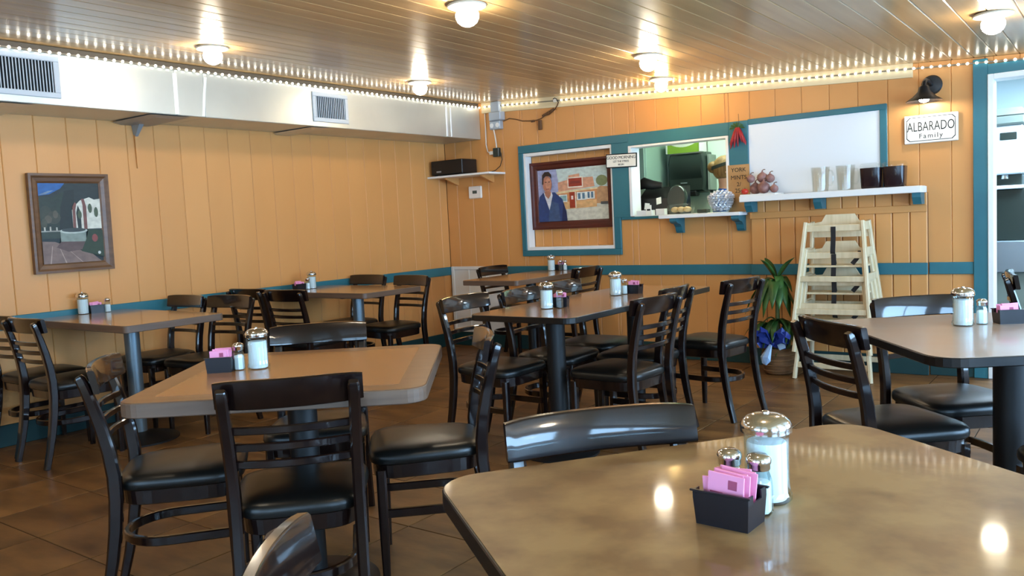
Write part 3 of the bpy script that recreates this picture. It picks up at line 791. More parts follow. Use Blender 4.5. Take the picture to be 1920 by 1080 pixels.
court = [('night', (38, 48, 48), rc(0, 1, 0, 1)), ('skyblue', (42, 92, 150), [(0, .84), (.18, .86), (.36, .93), (.44, 1), (0, 1)]),
 ('cloud', (110, 130, 150), [(0, .85), (.12, .86), (.26, .91), (.16, .90)]),
 ('treeA', (40, 52, 44), [(0, .42), (.5, .42), (.55, .9), (.36, .88), (.2, .82), (0, .83)]), ('treeB', (30, 40, 38), [(.3, .42), (.56, .42), (.58, .92), (.42, .9), (.34, .7)]),
 ('shrub', (54, 60, 50), ell(.10, .62, .10, .10)), ('shrub2', (62, 64, 54), ell(.22, .57, .11, .08)), ('shrub3', (84, 80, 66), ell(.13, .55, .06, .05)), ('shrub3', (84, 80, 66), ell(.25, .61, .04, .05)), ('shrub4', (70, 72, 58), ell(.06, .50, .05, .06)), ('urn', (176, 172, 156), rc(.05, .075, .40, .455)), ('urn', (176, 172, 156), rc(.14, .165, .40, .46)), ('urn', (176, 172, 156), rc(.24, .265, .40, .45)),
 ('stucco', (206, 204, 188), [(.52, .42), (1, .42), (1, .80), (.9, .79), (.82, .82), (.74, .80), (.66, .78), (.58, .72), (.52, .66)]),
 ('archin', (36, 44, 42), [(.60, .42), (.66, .42), (.66, .64), (.62, .72), (.585, .62)]),
 ('brickred', (116, 74, 66), [(.52, .42), (.57, .42), (.575, .66), (.60, .74), (.57, .76), (.53, .70)]), ('brickred', (116, 74, 66), [(.70, .42), (.755, .42), (.76, .70), (.73, .80), (.68, .80), (.70, .72)]),
 ('pot', (72, 84, 62), ell(.64, .60, .035, .055)), ('pot', (72, 84, 62), ell(.82, .68, .034, .06)), ('pot', (72, 84, 62), ell(.92, .63, .034, .065)),
 ('hedge', (50, 62, 54), rc(.0, .34, .31, .40)), ('hedgetop', (150, 150, 140), rc(0, .34, .395, .41)),
 ('well', (128, 140, 130), [(.30, .24), (.72, .24), (.72, .40), (.30, .40)]), ('welltop', (176, 184, 174), ell(.52, .40, .23, .035)), ('wellin', (58, 66, 66), ell(.52, .41, .2, .026)),
 ('paving', (120, 100, 92), [(0, 0), (.95, 0), (.8, .1), (.5, .18), (.2, .27), (0, .28)]), ('pavline', (160, 140, 128), [(.1, 0), (.12, 0), (.16, .22), (.15, .22)]), ('pavline', (160, 140, 128), [(.35, 0), (.37, 0), (.28, .18), (.27, .18)]), ('pavline', (160, 140, 128), [(.62, 0), (.64, 0), (.42, .16), (.41, .16)]),
 ('base', (92, 74, 70), [(.22, .20), (.4, .14), (.75, .17), (.75, .26), (.3, .27)]), ('plant', (44, 60, 44), [(.62, .14), (1, .05), (1, .40), (.76, .41), (.72, .3)]), ('flower', (132, 70, 66), ell(.86, .30, .05, .05)), ('flower2', (200, 200, 190), ell(.92, .11, .025, .02))]
framed('framed_painting', 'framed painting of a white arched courtyard with a round well, on the orange wall', (0.004, -3.80, 1.052), PI/2, 0.512, 0.64, 0.062, 0.034, 'frame_brown', court, 0.02)
por = [('psky', (196, 214, 208), rc(0, 1, 0, 1)), ('pground', (206, 206, 188), rc(.35, 1, 0, .30)), ('haze', (160, 166, 200), [(0, 0), (.30, 0), (.31, .7), (.28, 1), (0, 1)]),
 ('hillp', (190, 150, 110), [(.78, .55), (.9, .62), (1, .6), (1, .3), (.78, .3)]), ('bush', (130, 140, 96), ell(.92, .72, .08, .10)),
 ('roofp', (212, 158, 126), [(.30, .56), (.82, .62), (.80, .80), (.62, .80), (.61, .88), (.46, .86), (.45, .78), (.30, .74)]),
 ('eave', (226, 206, 160), [(.27, .52), (.86, .57), (.86, .60), (.27, .56)]), ('wallp', (206, 142, 92), [(.28, .22), (.84, .24), (.85, .57), (.28, .52)]),
 ('wallp2', (222, 176, 120), [(.36, .22), (.84, .24), (.84, .38), (.36, .36)]),
 ('signframe', (236, 224, 204), rc(.44, .66, .62, .82)), ('signred', (160, 62, 44), rc(.455, .645, .645, .80)), ('signmark', (126, 52, 44), rc(.48, .62, .70, .75)),
 ('doorred', (158, 58, 34), rc(.46, .54, .24, .54)), ('doorglass', (226, 210, 200), rc(.485, .515, .40, .47)), ('doortrim', (240, 226, 196), rc(.54, .555, .24, .54)),
 ('winp', (226, 232, 226), rc(.565, .70, .38, .53)), ('winblue', (90, 124, 146), rc(.585, .62, .40, .51)), ('winblue', (90, 124, 146), rc(.645, .68, .40, .51)),
 ('winp', (226, 232, 226), rc(.70, .82, .39, .53)), ('winblue', (90, 124, 146), rc(.72, .75, .41, .52)), ('winblue', (90, 124, 146), rc(.77, .80, .41, .52)),
 ('winp', (226, 232, 226), rc(.31, .43, .36, .50)), ('winteal', (140, 178, 176), rc(.33, .42, .38, .48)), ('carp', (80, 84, 84), rc(.90, 1, .28, .33)),
 ('jacket', (44, 66, 116), [(.0, 0), (.42, 0), (.41, .18), (.36, .42), (.25, .56), (.08, .56), (.02, .48), (0, .3)]), ('jacket2', (60, 84, 122), [(.14, 0), (.32, 0), (.30, .34), (.18, .40)]), ('jshade', (30, 44, 84), [(.34, .0), (.42, 0), (.41, .18), (.37, .36)]),
 ('shirtp', (214, 216, 220), [(.09, .56), (.21, .56), (.22, .50), (.165, .22), (.11, .46)]), ('skinp', (182, 122, 96), [(.10, .58), (.20, .58), (.19, .50), (.155, .44), (.115, .50)]),
 ('skinp', (182, 122, 96), ell(.15, .72, .068, .16)), ('skinl', (206, 146, 116), ell(.165, .72, .04, .12)), ('hairp', (46, 32, 28), [(.075, .72), (.08, .90), (.12, .96), (.18, .96), (.215, .90), (.215, .82), (.19, .87), (.13, .88), (.10, .84), (.092, .72)]),
 ('browp', (60, 40, 34), rc(.115, .145, .755, .77)), ('browp', (60, 40, 34), rc(.165, .195, .755, .77)), ('mouthp', (140, 78, 66), rc(.13, .18, .62, .635))]
framed('framed_painting', 'maroon-framed painting of a man in a blue jacket before a small shop building', (1.468, 0.082, 1.148), 0, 0.905, 0.632, 0.075, 0.030, 'frame_maroon', por, 0.015)

# ------------------------------------------------------------------ serving hatch shelf, white board, upper shelf
def corbel(q, x0, x1, depth, h):
    pr_ = [(0, 0), (-depth, 0), (-depth, -0.025), (-depth*0.86, -0.04), (-depth*0.55, -0.05), (-depth*0.36, -0.075), (-depth*0.30, -h*0.85), (-depth*0.2, -h), (0, -h)]
    q.loft([[(x0, y_, z_) for y_, z_ in pr_], [(x1, y_, z_) for y_, z_ in pr_]], 0, False)
t = thing('wall_shelf', 'white shelf with teal corbels below the serving hatch', 'shelf', (2.81, 0, 1.20))
q = MB(); q.cbox(-0.35, 0.35, -0.185, 0.0, 0.0, 0.028, 0.003); q.obj('board', 'white_paint', t)
for x0 in (-0.26, 0.27):
    q = MB(); corbel(q, x0, x0+0.06, 0.165, 0.125); q.obj('corbel', 'teal', t)
q = MB(); q.cbox(2.141, 2.994, -0.004, 0.42, 1.21, 1.233, 0.002); hs_ = tag(q.obj('trim_90', 'white_paint'), kind='structure')
t = thing('white_board', 'large blank white panel in a teal frame above the shelf', 'board', (3.668, 0, 1.348))
q = MB(); q.cbox(-0.487, 0.487, -0.012, -0.001, 0.0, 0.56, 0.002); q.obj('panel', 'board_white', t)
t = thing('wall_shelf', 'long white shelf with teal blocks below the white board', 'shelf', (3.80, 0, 1.30))
q = MB(); q.cbox(-0.62, 0.66, -0.245, -0.0225, 0.0, 0.045, 0.003); q.obj('board', 'white_paint', t)
for x0 in (-0.60, -0.075, 0.595):
    q = MB(); q.hull([(x0+a, y_, z_) for a in (0, 0.055) for y_, z_ in ((-0.0515, 0.0), (-0.19, 0.0), (-0.19, -0.03), (-0.15, -0.08), (-0.0515, -0.08))]); q.obj('bracket', 'teal', t)
# things on the upper shelf
SZ = 1.345
def pitcher(x, y, label, liquid=False):
    t = thing('pitcher', label, 'pitcher', (x, y, SZ), group='clear plastic pitchers on the long shelf')
    q = MB(); q.lathe([(0.052, 0.0), (0.056, 0.004), (0.060, 0.10), (0.066, 0.175), (0.069, 0.182), (0.065, 0.182), (0.058, 0.10), (0.053, 0.006), (0.005, 0.005)], 24); q.obj('body', 'plastic_clear', t)
    q = MB(); q.tube([(0.060, 0, 0.155), (0.082, 0, 0.150), (0.092, 0, 0.12), (0.090, 0, 0.07), (0.078, 0, 0.045), (0.057, 0, 0.045)], 0.007, 8); q.obj('handle', 'plastic_clear', t)
    return t
pitcher(3.765, -0.135, 'empty clear plastic pitcher on the long shelf, on the side of the brown bulbs')
pitcher(3.945, -0.14, 'empty clear plastic pitcher on the long shelf, next to the dark tea tubs')
def tub(x, label):
    t = thing('drink_tub', label, 'container', (x, -0.135, SZ+0.003), group='dark drink tubs on the long shelf')
    o = [rrect(s_*0.072, s_*0.07, 0.03*s_) for s_ in (0.88, 0.92, 1.0, 1.0)]
    q = MB(); q.loft([[(px, py, z) for px, py in oo] for oo, z in zip(o, (0.0, 0.01, 0.14, 0.145))], 0, True); q.obj('tub', 'tea', t)
    q = MB(); q.loft([[(px*s_, py*s_, z) for px, py in rrect(0.0715, 0.0705, 0.03)] for s_, z in ((1.0, 0.1455), (1.01, 0.150), (1.01, 0.165), (0.9, 0.178), (0.3, 0.182))], 0, True); q.obj('lid', 'plastic_clear', t)
    q = MB(); q.tube([(0.02, -0.070, 0.125), (0.02, -0.084, 0.125), (0.02, -0.084, 0.085), (0.02, -0.068, 0.085)], 0.006, 6); q.obj('clasp', 'plastic_clear', t)
tub(4.125, 'dark filled tub with a clear lid on the long shelf, next to the empty pitchers')
tub(4.278, 'dark filled tub with a clear lid at the very end of the long shelf')
q = MB(); q.cbox(4.035, 4.452, -0.238, -0.03, SZ, SZ+0.0025, 0.001); q.obj('shelf_liner', 'white_plastic'); tag(bpy.data.objects['shelf_liner'], 'white tray under the dark tubs on the long shelf', 'tray')
q = MB(); q.cbox(3.185, 3.46, -0.24, -0.03, SZ, SZ+0.012, 0.002); tag(q.obj('cutting_board', 'white_plastic'), 'thin white board under the bulbs at the end of the long shelf', 'tray')
for k_, (dx, dz, r_) in enumerate(((3.262, 0.046, 0.046), (3.345, 0.050, 0.048), (3.318, 0.128, 0.042), (3.425, 0.036, 0.032), (3.378, 0.118, 0.036), (3.245, 0.122, 0.032))):
    t = thing('onion', 'brown-skinned bulb in the small pile at the end of the long shelf', 'onion', (dx, -0.13+0.025*(-1)**k_, SZ+0.012+dz-r_), group='bulbs piled on the long shelf')
    q = MB(); q.lathe([(0.004, 0.0), (r_*0.55, r_*0.12), (r_*0.93, r_*0.55), (r_, r_), (r_*0.85, r_*1.45), (r_*0.45, r_*1.78), (r_*0.16, r_*1.98), (r_*0.1, r_*2.25), (0.002, r_*2.3)], 16); q.obj('bulb', 'garlic_skin', t)
    q = MB(); q.tube([(0, 0, r_*2.2), (0.01, 0.004, r_*2.42), (0.022, 0.004, r_*2.4)], 0.0035, 6); q.obj('neck', 'cord_brown', t)
t = thing('tomato', 'small red tomato at the end of the long shelf', 'tomato', (3.212, -0.20, SZ+0.012))
q = MB(); q.sphere((0, 0, 0.024), 0.028, 14, 10, 0, (1, 1, 0.85)); q.obj('fruit', 'tomato', t)
q = MB(); q.lathe([(0.009, 0.047), (0.004, 0.049), (0.002, 0.053)], 6); q.obj('stem', 'chili_green', t)
# bowl of silver-wrapped mints and the cardboard price card
t = thing('mint_bowl', 'clear bowl on the hatch shelf, heaped with silver-wrapped mints', 'bowl', (2.985, -0.122, 1.2285))
q = MB(); q.lathe([(0.060, 0.0), (0.066, 0.004), (0.088, 0.03), (0.104, 0.075), (0.116, 0.125), (0.113, 0.126), (0.100, 0.076), (0.083, 0.034), (0.057, 0.008), (0.004, 0.007)], 28); q.obj('bowl', 'plastic_clear', t)
q = MB(); bm_ = bmesh.new(); bmesh.ops.create_icosphere(bm_, subdivisions=1, radius=1.0)
q.add([(v.co.x*0.017*(1+0.25*math.sin(9*v.co.y)), v.co.y*0.017, v.co.z*0.009) for v in bm_.verts], [[v.index for v in f.verts] for f in bm_.faces]); bm_.free()
mint = q.mesh('wrapped_mint', 'foil')
nm = 0
for layer, (z, r_) in enumerate(((0.022, 0.060), (0.040, 0.076), (0.058, 0.086), (0.076, 0.095), (0.094, 0.101), (0.112, 0.105), (0.130, 0.104), (0.147, 0.085), (0.160, 0.055), (0.168, 0.02))):
    n = max(3, int(2*PI*r_/0.036))
    for k_ in range(n):
        a = 2*PI*k_/n+layer*0.4; o = inst(mint, 'wrapped_mint', None, (2.985+0.88*r_*math.cos(a), -0.122+0.88*r_*math.sin(a), 1.2285+z+0.003), (random.uniform(-.8, .8), random.uniform(-.8, .8), random.uniform(0, 6)))
        tag(o, 'small silver foil-wrapped mint in the clear bowl on the hatch shelf', 'candy', 'silver mints in the bowl'); nm += 1
t = thing('price_card', 'brown cardboard card with hand lettering standing behind the bowl of mints', 'sign', (3.10, -0.0285, 1.229), 0)
q = MB(); q.cbox(-0.088, 0.088, -0.0025, 0.0025, 0.0, 0.372, 0.0005); q.obj('card', 'cardboard', t)
for s_, zz, sz_ in (('YORK', 0.33, 0.046), ('MINTS', 0.27, 0.046), ('2/', 0.215, 0.046), ('25\u00a2', 0.165, 0.046)):
    o = inst(textmesh(s_, sz_, 'ink'), 'lettering', t, (0, -0.0034, zz), (PI/2, 0, 0))
t.rotation_euler = (0.0, 0, 0)
# small things on the sill of the hatch
t = thing('card_box', 'small white box with a card standing in it on the hatch sill', 'box', (2.235, -0.0+0.03, 1.2335))
q = MB(); q.cbox(-0.075, 0.075, -0.03, 0.03, 0.0, 0.045, 0.002); q.obj('box', 'white_plastic', t)
q = MB(); q.cbox(0.02, 0.072, -0.036, -0.0315, 0.0, 0.088, 0.0008); q.obj('card', 'paper', t)
q = MB(); q.cbox(0.03, 0.062, -0.0368, -0.0358, 0.04, 0.055, 0.0002); q.obj('print', 'ink', t)
q = MB(); q.cbox(2.345, 2.425, 0.0, 0.06, 1.2335, 1.285, 0.002); tag(q.obj('napkin_box', 'white_plastic'), 'plain white box on the hatch sill beside the box with the card', 'box')
t = thing('food_tray', 'clear tray of bread on the hatch sill', 'tray', (2.60, -0.04, 1.2335))
q = MB(); q.loft([[(px*s_, py*s_, z) for px, py in rrect(0.105, 0.07, 0.03)] for s_, z in ((0.85, 0.0), (0.9, 0.004), (1.0, 0.05), (0.97, 0.05), (0.86, 0.008))], 0, True); q.obj('tray', 'plastic_clear', t)
for k_ in range(3):
    q = MB(); q.sphere((-0.055+0.055*k_, 0, 0.036), 0.034, 14, 8, 0, (1.0, 1.3, 0.7)); q.obj('bread_roll', 'bread', t)
q = MB(); q.loft([[(px*s_, py*s_, z) for px, py in rrect(0.105, 0.07, 0.03)] for s_, z in ((1.01, 0.051), (0.98, 0.07), (0.7, 0.085), (0.2, 0.088))], 0, True); q.obj('lid', 'plastic_clear', t)
q = MB(); q.cbox(2.735, 2.82, -0.03, 0.05, 1.2335, 1.262, 0.003); tag(q.obj('order_pad', 'headband'), 'dark green pad on the hatch sill beside the bowl of mints', 'notepad')
# till behind the hatch
t = thing('cash_register', 'black cash register with stuck-on notes behind the serving hatch', 'cash register', (2.30, 0.30, 1.2335)); t.scale = (1.08, 1.0, 1.45)
q = MB(); q.hull([(x, y_, z) for x in (-0.20, 0.17) for y_, z in ((-0.11, 0.0), (-0.12, 0.02), (-0.10, 0.10), (0.05, 0.17), (0.11, 0.17), (0.11, 0.0))]); q.obj('body', 'black_plastic', t)
q = MB(); q.tube([(-0.22, -0.03, 0.19), (-0.18, -0.03, 0.20), (-0.10, -0.03, 0.185), (-0.02, -0.02, 0.18)], [0.03, 0.036, 0.028, 0.018], 12); q.obj('receiver', 'black_plastic', t)
q = MB(); q.lathe([(0.004, -0.03), (0.075, -0.03), (0.085, -0.015), (0.085, 0.015), (0.075, 0.03), (0.004, 0.03)], 24); o = q.obj('display', 'smoke_plastic', t); o.location = (0.14, -0.09, 0.088); o.rotation_euler = (PI/2-0.2, 0, 0)
for x_, z_, a_ in ((-0.12, 0.055, 0.1), (-0.015, 0.085, -0.15)):
    q = MB(); q.cbox(-0.022, 0.022, -0.001, 0.001, -0.02, 0.02, 0.0004); o = q.obj('note', 'paper', t); o.location = (x_, -0.117+0.0 if z_ < .06 else -0.110, z_); o.rotation_euler = (-0.23, a_, 0)
# sign on the window post
t = thing('hanging_sign', 'small cream sign with dark border lettered GOOD MORNING, on the teal post', 'sign', (2.048, -0.034, 1.66)); t.rotation_euler = (0, 0.03, 0)
q = MB(); q.cbox(-0.152, 0.152, -0.005, 0.005, 0.0, 0.122, 0.001); q.obj('border', 'ink', t)
q = MB(); q.cbox(-0.143, 0.143, -0.0068, -0.004, 0.009, 0.113, 0.0005); q.obj('plaque', 'paper', t)
for s_, zz, sz_ in (('GOOD MORNING', 0.087, 0.037), ('LET THE STRESS', 0.054, 0.024), ('BEGIN', 0.027, 0.022)):
    inst(textmesh(s_, sz_, 'ink', spacing=0.92), 'lettering', t, (0, -0.0074, zz), (PI/2, 0, 0))
# string of chilies
t = thing('chili_bunch', 'bunch of red chilies with green tops hung on the teal frame beside the white board', 'chilies', (3.11, -0.03, 1.95))
q = MB(); q.tube([(0, 0, 0.05), (0.004, -0.005, 0.0), (0, -0.006, -0.03)], 0.002, 6); q.obj('cord', 'cord_brown', t)
for k_ in range(12):
    a = 2*PI*k_/12*0.999; sp = 0.03+0.03*random.random(); dx = math.cos(a)*sp*1.4; dy = -0.012-0.014*abs(math.sin(a))
    L_ = 0.10+0.06*random.random(); x0 = math.cos(a)*0.014; z0 = -0.055-0.02*random.random()
    q = MB(); q.tube([(x0, dy*0.7, z0), (x0+dx*0.3, dy, z0-L_*0.3), (x0+dx*0.7, dy, z0-L_*0.7), (x0+dx*0.9, dy+0.004, z0-L_*0.92), (x0+dx, dy+0.006, z0-L_)], [0.008, 0.0105, 0.008, 0.0045, 0.001], 8); q.obj('chili', 'chili', t)
for k_ in range(7):
    a = -1.2+2.4*k_/6; q = MB()
    tip = (math.sin(a)*0.06-0.008, -0.02, -0.06+0.05*math.cos(a*1.2)); q.hull([(0, -0.008, -0.05), (0, -0.02, -0.055), tip, (tip[0]+0.010, -0.012, tip[2]-0.014), (tip[0]-0.010, -0.012, tip[2]-0.014)]); q.obj('green_top', 'chili_green', t)

# ------------------------------------------------------------------ wall lamp and name sign
t = thing('wall_lamp', 'black gooseneck barn lamp lit above the family name sign', 'lamp', (4.475, -0.002, 1.965))
q = MB(); q.lathe([(0.066, 0.0), (0.068, 0.006), (0.058, 0.018), (0.02, 0.022)], 24); o = q.obj('wall_plate', 'barn_black', t); o.location = (0.02, 0, 0.075); o.rotation_euler = (PI/2, 0, 0)
q = MB(); q.tube([(0.02, -0.015, 0.075), (0.01, -0.06, 0.095), (0.0, -0.105, 0.10), (-0.005, -0.135, 0.08), (-0.005, -0.145, 0.04)], 0.014, 10); q.obj('arm', 'barn_black', t)
q = MB(); q.lathe([(0.022, 0.055), (0.032, 0.045), (0.040, 0.015), (0.075, -0.02), (0.112, -0.045), (0.116, -0.050), (0.112, -0.048), (0.073, -0.024), (0.036, 0.008), (0.010, 0.012)], 32); o = q.obj('shade', 'barn_black', t); o.location = (-0.005, -0.145, 0.005); o.rotation_euler = (0, 0, 0)
q = MB(); q.lathe([(0.012, 0.008), (0.026, -0.008), (0.034, -0.028), (0.028, -0.046), (0.004, -0.055)], 20); o = q.obj('bulb', 'lamp_glow_barn' if 'lamp_glow_barn' in MATS else 'lamp_glow', t); o.location = (-0.005, -0.145, 0.0)
t = thing('name_sign', 'white wooden sign with dark outline lettered ALBARADO Family, below the barn lamp', 'sign', (4.488, -0.002, 1.645))
q = MB(); q.cbox(-0.17, 0.17, -0.022, 0.0, 0.0, 0.196, 0.004); q.obj('board', 'sign_white', t)
def outline_ring(q, w_, h_, cut, wd, y0, y1):
    def ring(i_): 
        a, b_ = w_-i_, h_-i_; c_ = cut
        return [(-a+c_, -b_), (a-c_, -b_), (a, -b_+c_), (a, b_-c_), (a-c_, b_), (-a+c_, b_), (-a, b_-c_), (-a, -b_+c_)]
    o, i2 = ring(0), ring(wd); n = 8; v = [(x_, y0, z_) for x_, z_ in o]+[(x_, y0, z_) for x_, z_ in i2]+[(x_, y1, z_) for x_, z_ in o]+[(x_, y1, z_) for x_, z_ in i2]
    f = []
    for k_ in range(n):
        l_ = (k_+1) % n; f += [(k_, l_, n+l_, n+k_), (2*n+k_, 3*n+k_, 3*n+l_, 2*n+l_), (k_, 2*n+k_, 2*n+l_, l_), (n+k_, n+l_, 3*n+l_, 3*n+k_)]
    q.add(v, f)
q = MB(); outline_ring(q, 0.155, 0.083, 0.02, 0.004, -0.0215, -0.0228); o = q.obj('outline', 'ink', t); o.location = (0, 0, 0.098)
inst(textmesh('ALBARADO', 0.074, 'ink'), 'lettering', t, (0, -0.0228, 0.112), (PI/2, 0, 0)).scale = (0.78, 1.25, 1)
inst(textmesh('Family', 0.048, 'ink', spacing=1.25), 'lettering', t, (0, -0.0228, 0.048), (PI/2, 0, 0))

# ------------------------------------------------------------------ corner: shelf, amplifier, thermostat, wiring, panel
t = thing('corner_shelf', 'white shelf in the room corner holding the black amplifier', 'shelf', (0.0, 0.0, 1.70))
q = MB(); q.hull([(x_, y_, z_) for z_ in (0.0, 0.018) for x_, y_ in ((0.003, -0.003), (0.003, -0.285), (0.77, -0.275), (0.76, -0.003))]); q.obj('board', 'white_paint', t)
for x_ in (0.15, 0.6):
    q = MB(); q.hull([(x_+a, y_, z_) for a in (0, 0.02) for y_, z_ in ((-0.001, 0), (-0.2, 0), (-0.2, -0.01), (-0.02, -0.07), (-0.001, -0.07))]); q.obj('bracket', 'wall', t)
t = thing('amplifier', 'black amplifier box on the white corner shelf', 'amplifier', (0.24, -0.15, 1.718))
q = MB(); q.cbox(-0.20, 0.20, -0.115, 0.115, 0.012, 0.15, 0.006); q.obj('case', 'black_plastic', t)
for sx in (-1, 1):
    for sy in (-1, 1):
        q = MB(); q.lathe([(0.014, 0.0), (0.016, 0.012)], 12); o = q.obj('foot', 'black_plastic', t); o.location = (sx*0.16, sy*0.09, 0)
q = MB(); q.cbox(-0.13, -0.07, -0.1165, -0.1148, 0.035, 0.05, 0.0005); q.obj('badge', 'grey_metal', t)
t = thing('thermostat', 'small white thermostat with grey display below the corner shelf', 'thermostat', (0.385, -0.001, 1.485))
q = MB(); q.cbox(-0.082, 0.082, -0.024, 0.0, 0.0, 0.122, 0.008); q.obj('case', 'thermo', t)
q = MB(); q.cbox(-0.028, 0.028, -0.0255, -0.0235, 0.048, 0.078, 0.0005); q.obj('display', 'lcd', t)
t = thing('conduit_box', 'grey electrical conduit box high on the wall beside the end of the duct', 'electrical box', (0.71, -0.001, 2.13))
q = MB(); q.cbox(-0.05, 0.05, -0.06, 0.0, 0.165, 0.262, 0.004); q.obj('raceway', 'conduit', t)
q = MB(); q.cbox(-0.058, 0.082, -0.085, 0.0, 0.08, 0.165, 0.008); q.obj('cover', 'conduit', t)
q = MB(); q.cbox(-0.072, 0.055, -0.06, 0.0, 0.0, 0.08, 0.006); q.obj('socket_box', 'conduit', t)
for x_ in (-0.04, 0.028):
    q = MB(); q.lathe([(0.022, 0), (0.022, 0.006), (0.004, 0.008)], 16); o = q.obj('socket', 'white_plastic', t); o.location = (x_, -0.06, 0.038); o.rotation_euler = (PI/2, 0, 0)
t = thing('power_adapter', 'dark power adapter with white plug hanging below the conduit box', 'adapter', (0.69, -0.03, 1.90))
q = MB(); q.cbox(-0.035, 0.035, -0.02, 0.02, -0.03, 0.055, 0.004); q.obj('block', 'smoke_plastic', t)
q = MB(); q.cbox(-0.085, -0.036, -0.014, 0.014, -0.005, 0.028, 0.004); q.obj('plug', 'cord_white', t)
q = MB(); q.tube([(0.0, 0, 0.05), (0.0, -0.004, 0.10), (-0.005, -0.01, 0.17), (-0.012, -0.02, 0.24)], 0.006, 8); q.obj('cord', 'cord_white', t)
q = MB(); q.tube([(0.02, 0, 0.05), (0.05, 0.0, 0.0), (0.055, 0.005, -0.06), (0.03, 0.005, -0.12), (-0.03, 0.0, -0.16), (-0.10, -0.03, -0.178)], 0.004, 8); q.obj('cable', 'cord_black', t)
q = MB(); q.tube([(-0.085, 0, 0.012), (-0.115, 0.005, 0.03), (-0.135, 0.01, 0.10), (-0.135, 0.015, 0.25), (-0.14, 0.02, 0.40)], 0.005, 8); q.obj('lead', 'cord_white', t)
t = thing('extension_cord', 'brown cord with coil and small switch box looping along the wall to the string lights', 'cord', (1.1, -0.01, 2.15))
def W(pts): return [(x_-1.1, y_+0.0, z_-2.15) for x_, y_, z_ in pts]
q = MB(); q.tube(W([(0.79, -0.02, 2.20), (0.85, -0.006, 2.22), (0.92, -0.004, 2.205), (1.0, -0.004, 2.18), (1.08, -0.004, 2.172), (1.16, -0.004, 2.168), (1.22, -0.004, 2.18), (1.26, -0.006, 2.20), (1.31, -0.008, 2.205), (1.36, -0.006, 2.235), (1.40, -0.012, 2.27), (1.425, -0.024, 2.30)]), 0.005, 8); q.obj('cord', 'cord_brown', t)
hel = [(1.235+0.13*s_/60, -0.014+0.010*math.cos(s_*0.9), 2.195+0.05*s_/60+0.012*math.sin(s_*0.9)) for s_ in range(61)]
q = MB(); q.tube(W(hel), 0.004, 6); q.obj('coil', 'cord_brown', t)
q = MB(); q.tube(W([(1.355, -0.008, 2.232), (1.385, -0.008, 2.248), (1.398, -0.008, 2.232), (1.385, -0.008, 2.215), (1.36, -0.008, 2.225)]), 0.004, 6); q.obj('loop', 'cord_brown', t)
q = MB(); q.cbox(0.082, 0.118, -0.018, 0.006, -0.075, 0.015, 0.004); q.obj('switch_box', 'cord_brown', t)
q = MB(); q.cbox(0.0, 0.04, -0.012, 0.006, 0.005, 0.025, 0.003); q.obj('clip', 'cord_brown', t)
q = MB(); q.cbox(0.265, 0.30, -0.022, -0.012, 0.155, 0.19, 0.003); q.obj('connector', 'cord_white', t)
q = MB(); q.tube(W([(1.37, -0.026, 2.335), (1.39, -0.028, 2.342), (1.41, -0.028, 2.33), (1.425, -0.026, 2.30)]), 0.004, 6); q.obj('jumper', 'cord_black', t)
t = thing('wall_panel', 'white ribbed access panel low on the wall by the room corner', 'panel', (0.375, -0.001, 0.14))
q = MB(); q.cbox(-0.355, 0.355, -0.012, 0.0, 0.0, 0.668, 0.003); q.obj('sheet', 'white_paint', t)
for x0, x1, z0, z1 in ((-0.355, -0.32, 0, 0.668), (0.32, 0.355, 0, 0.668), (-0.32, 0.32, 0, 0.04), (-0.32, 0.32, 0.635, 0.668), (-0.135, -0.12, 0.04, 0.635), (0.085, 0.10, 0.04, 0.635)):
    q = MB(); q.cbox(x0, x1, -0.022, -0.0125, z0, z1, 0.003); q.obj('batten', 'white_paint', t)

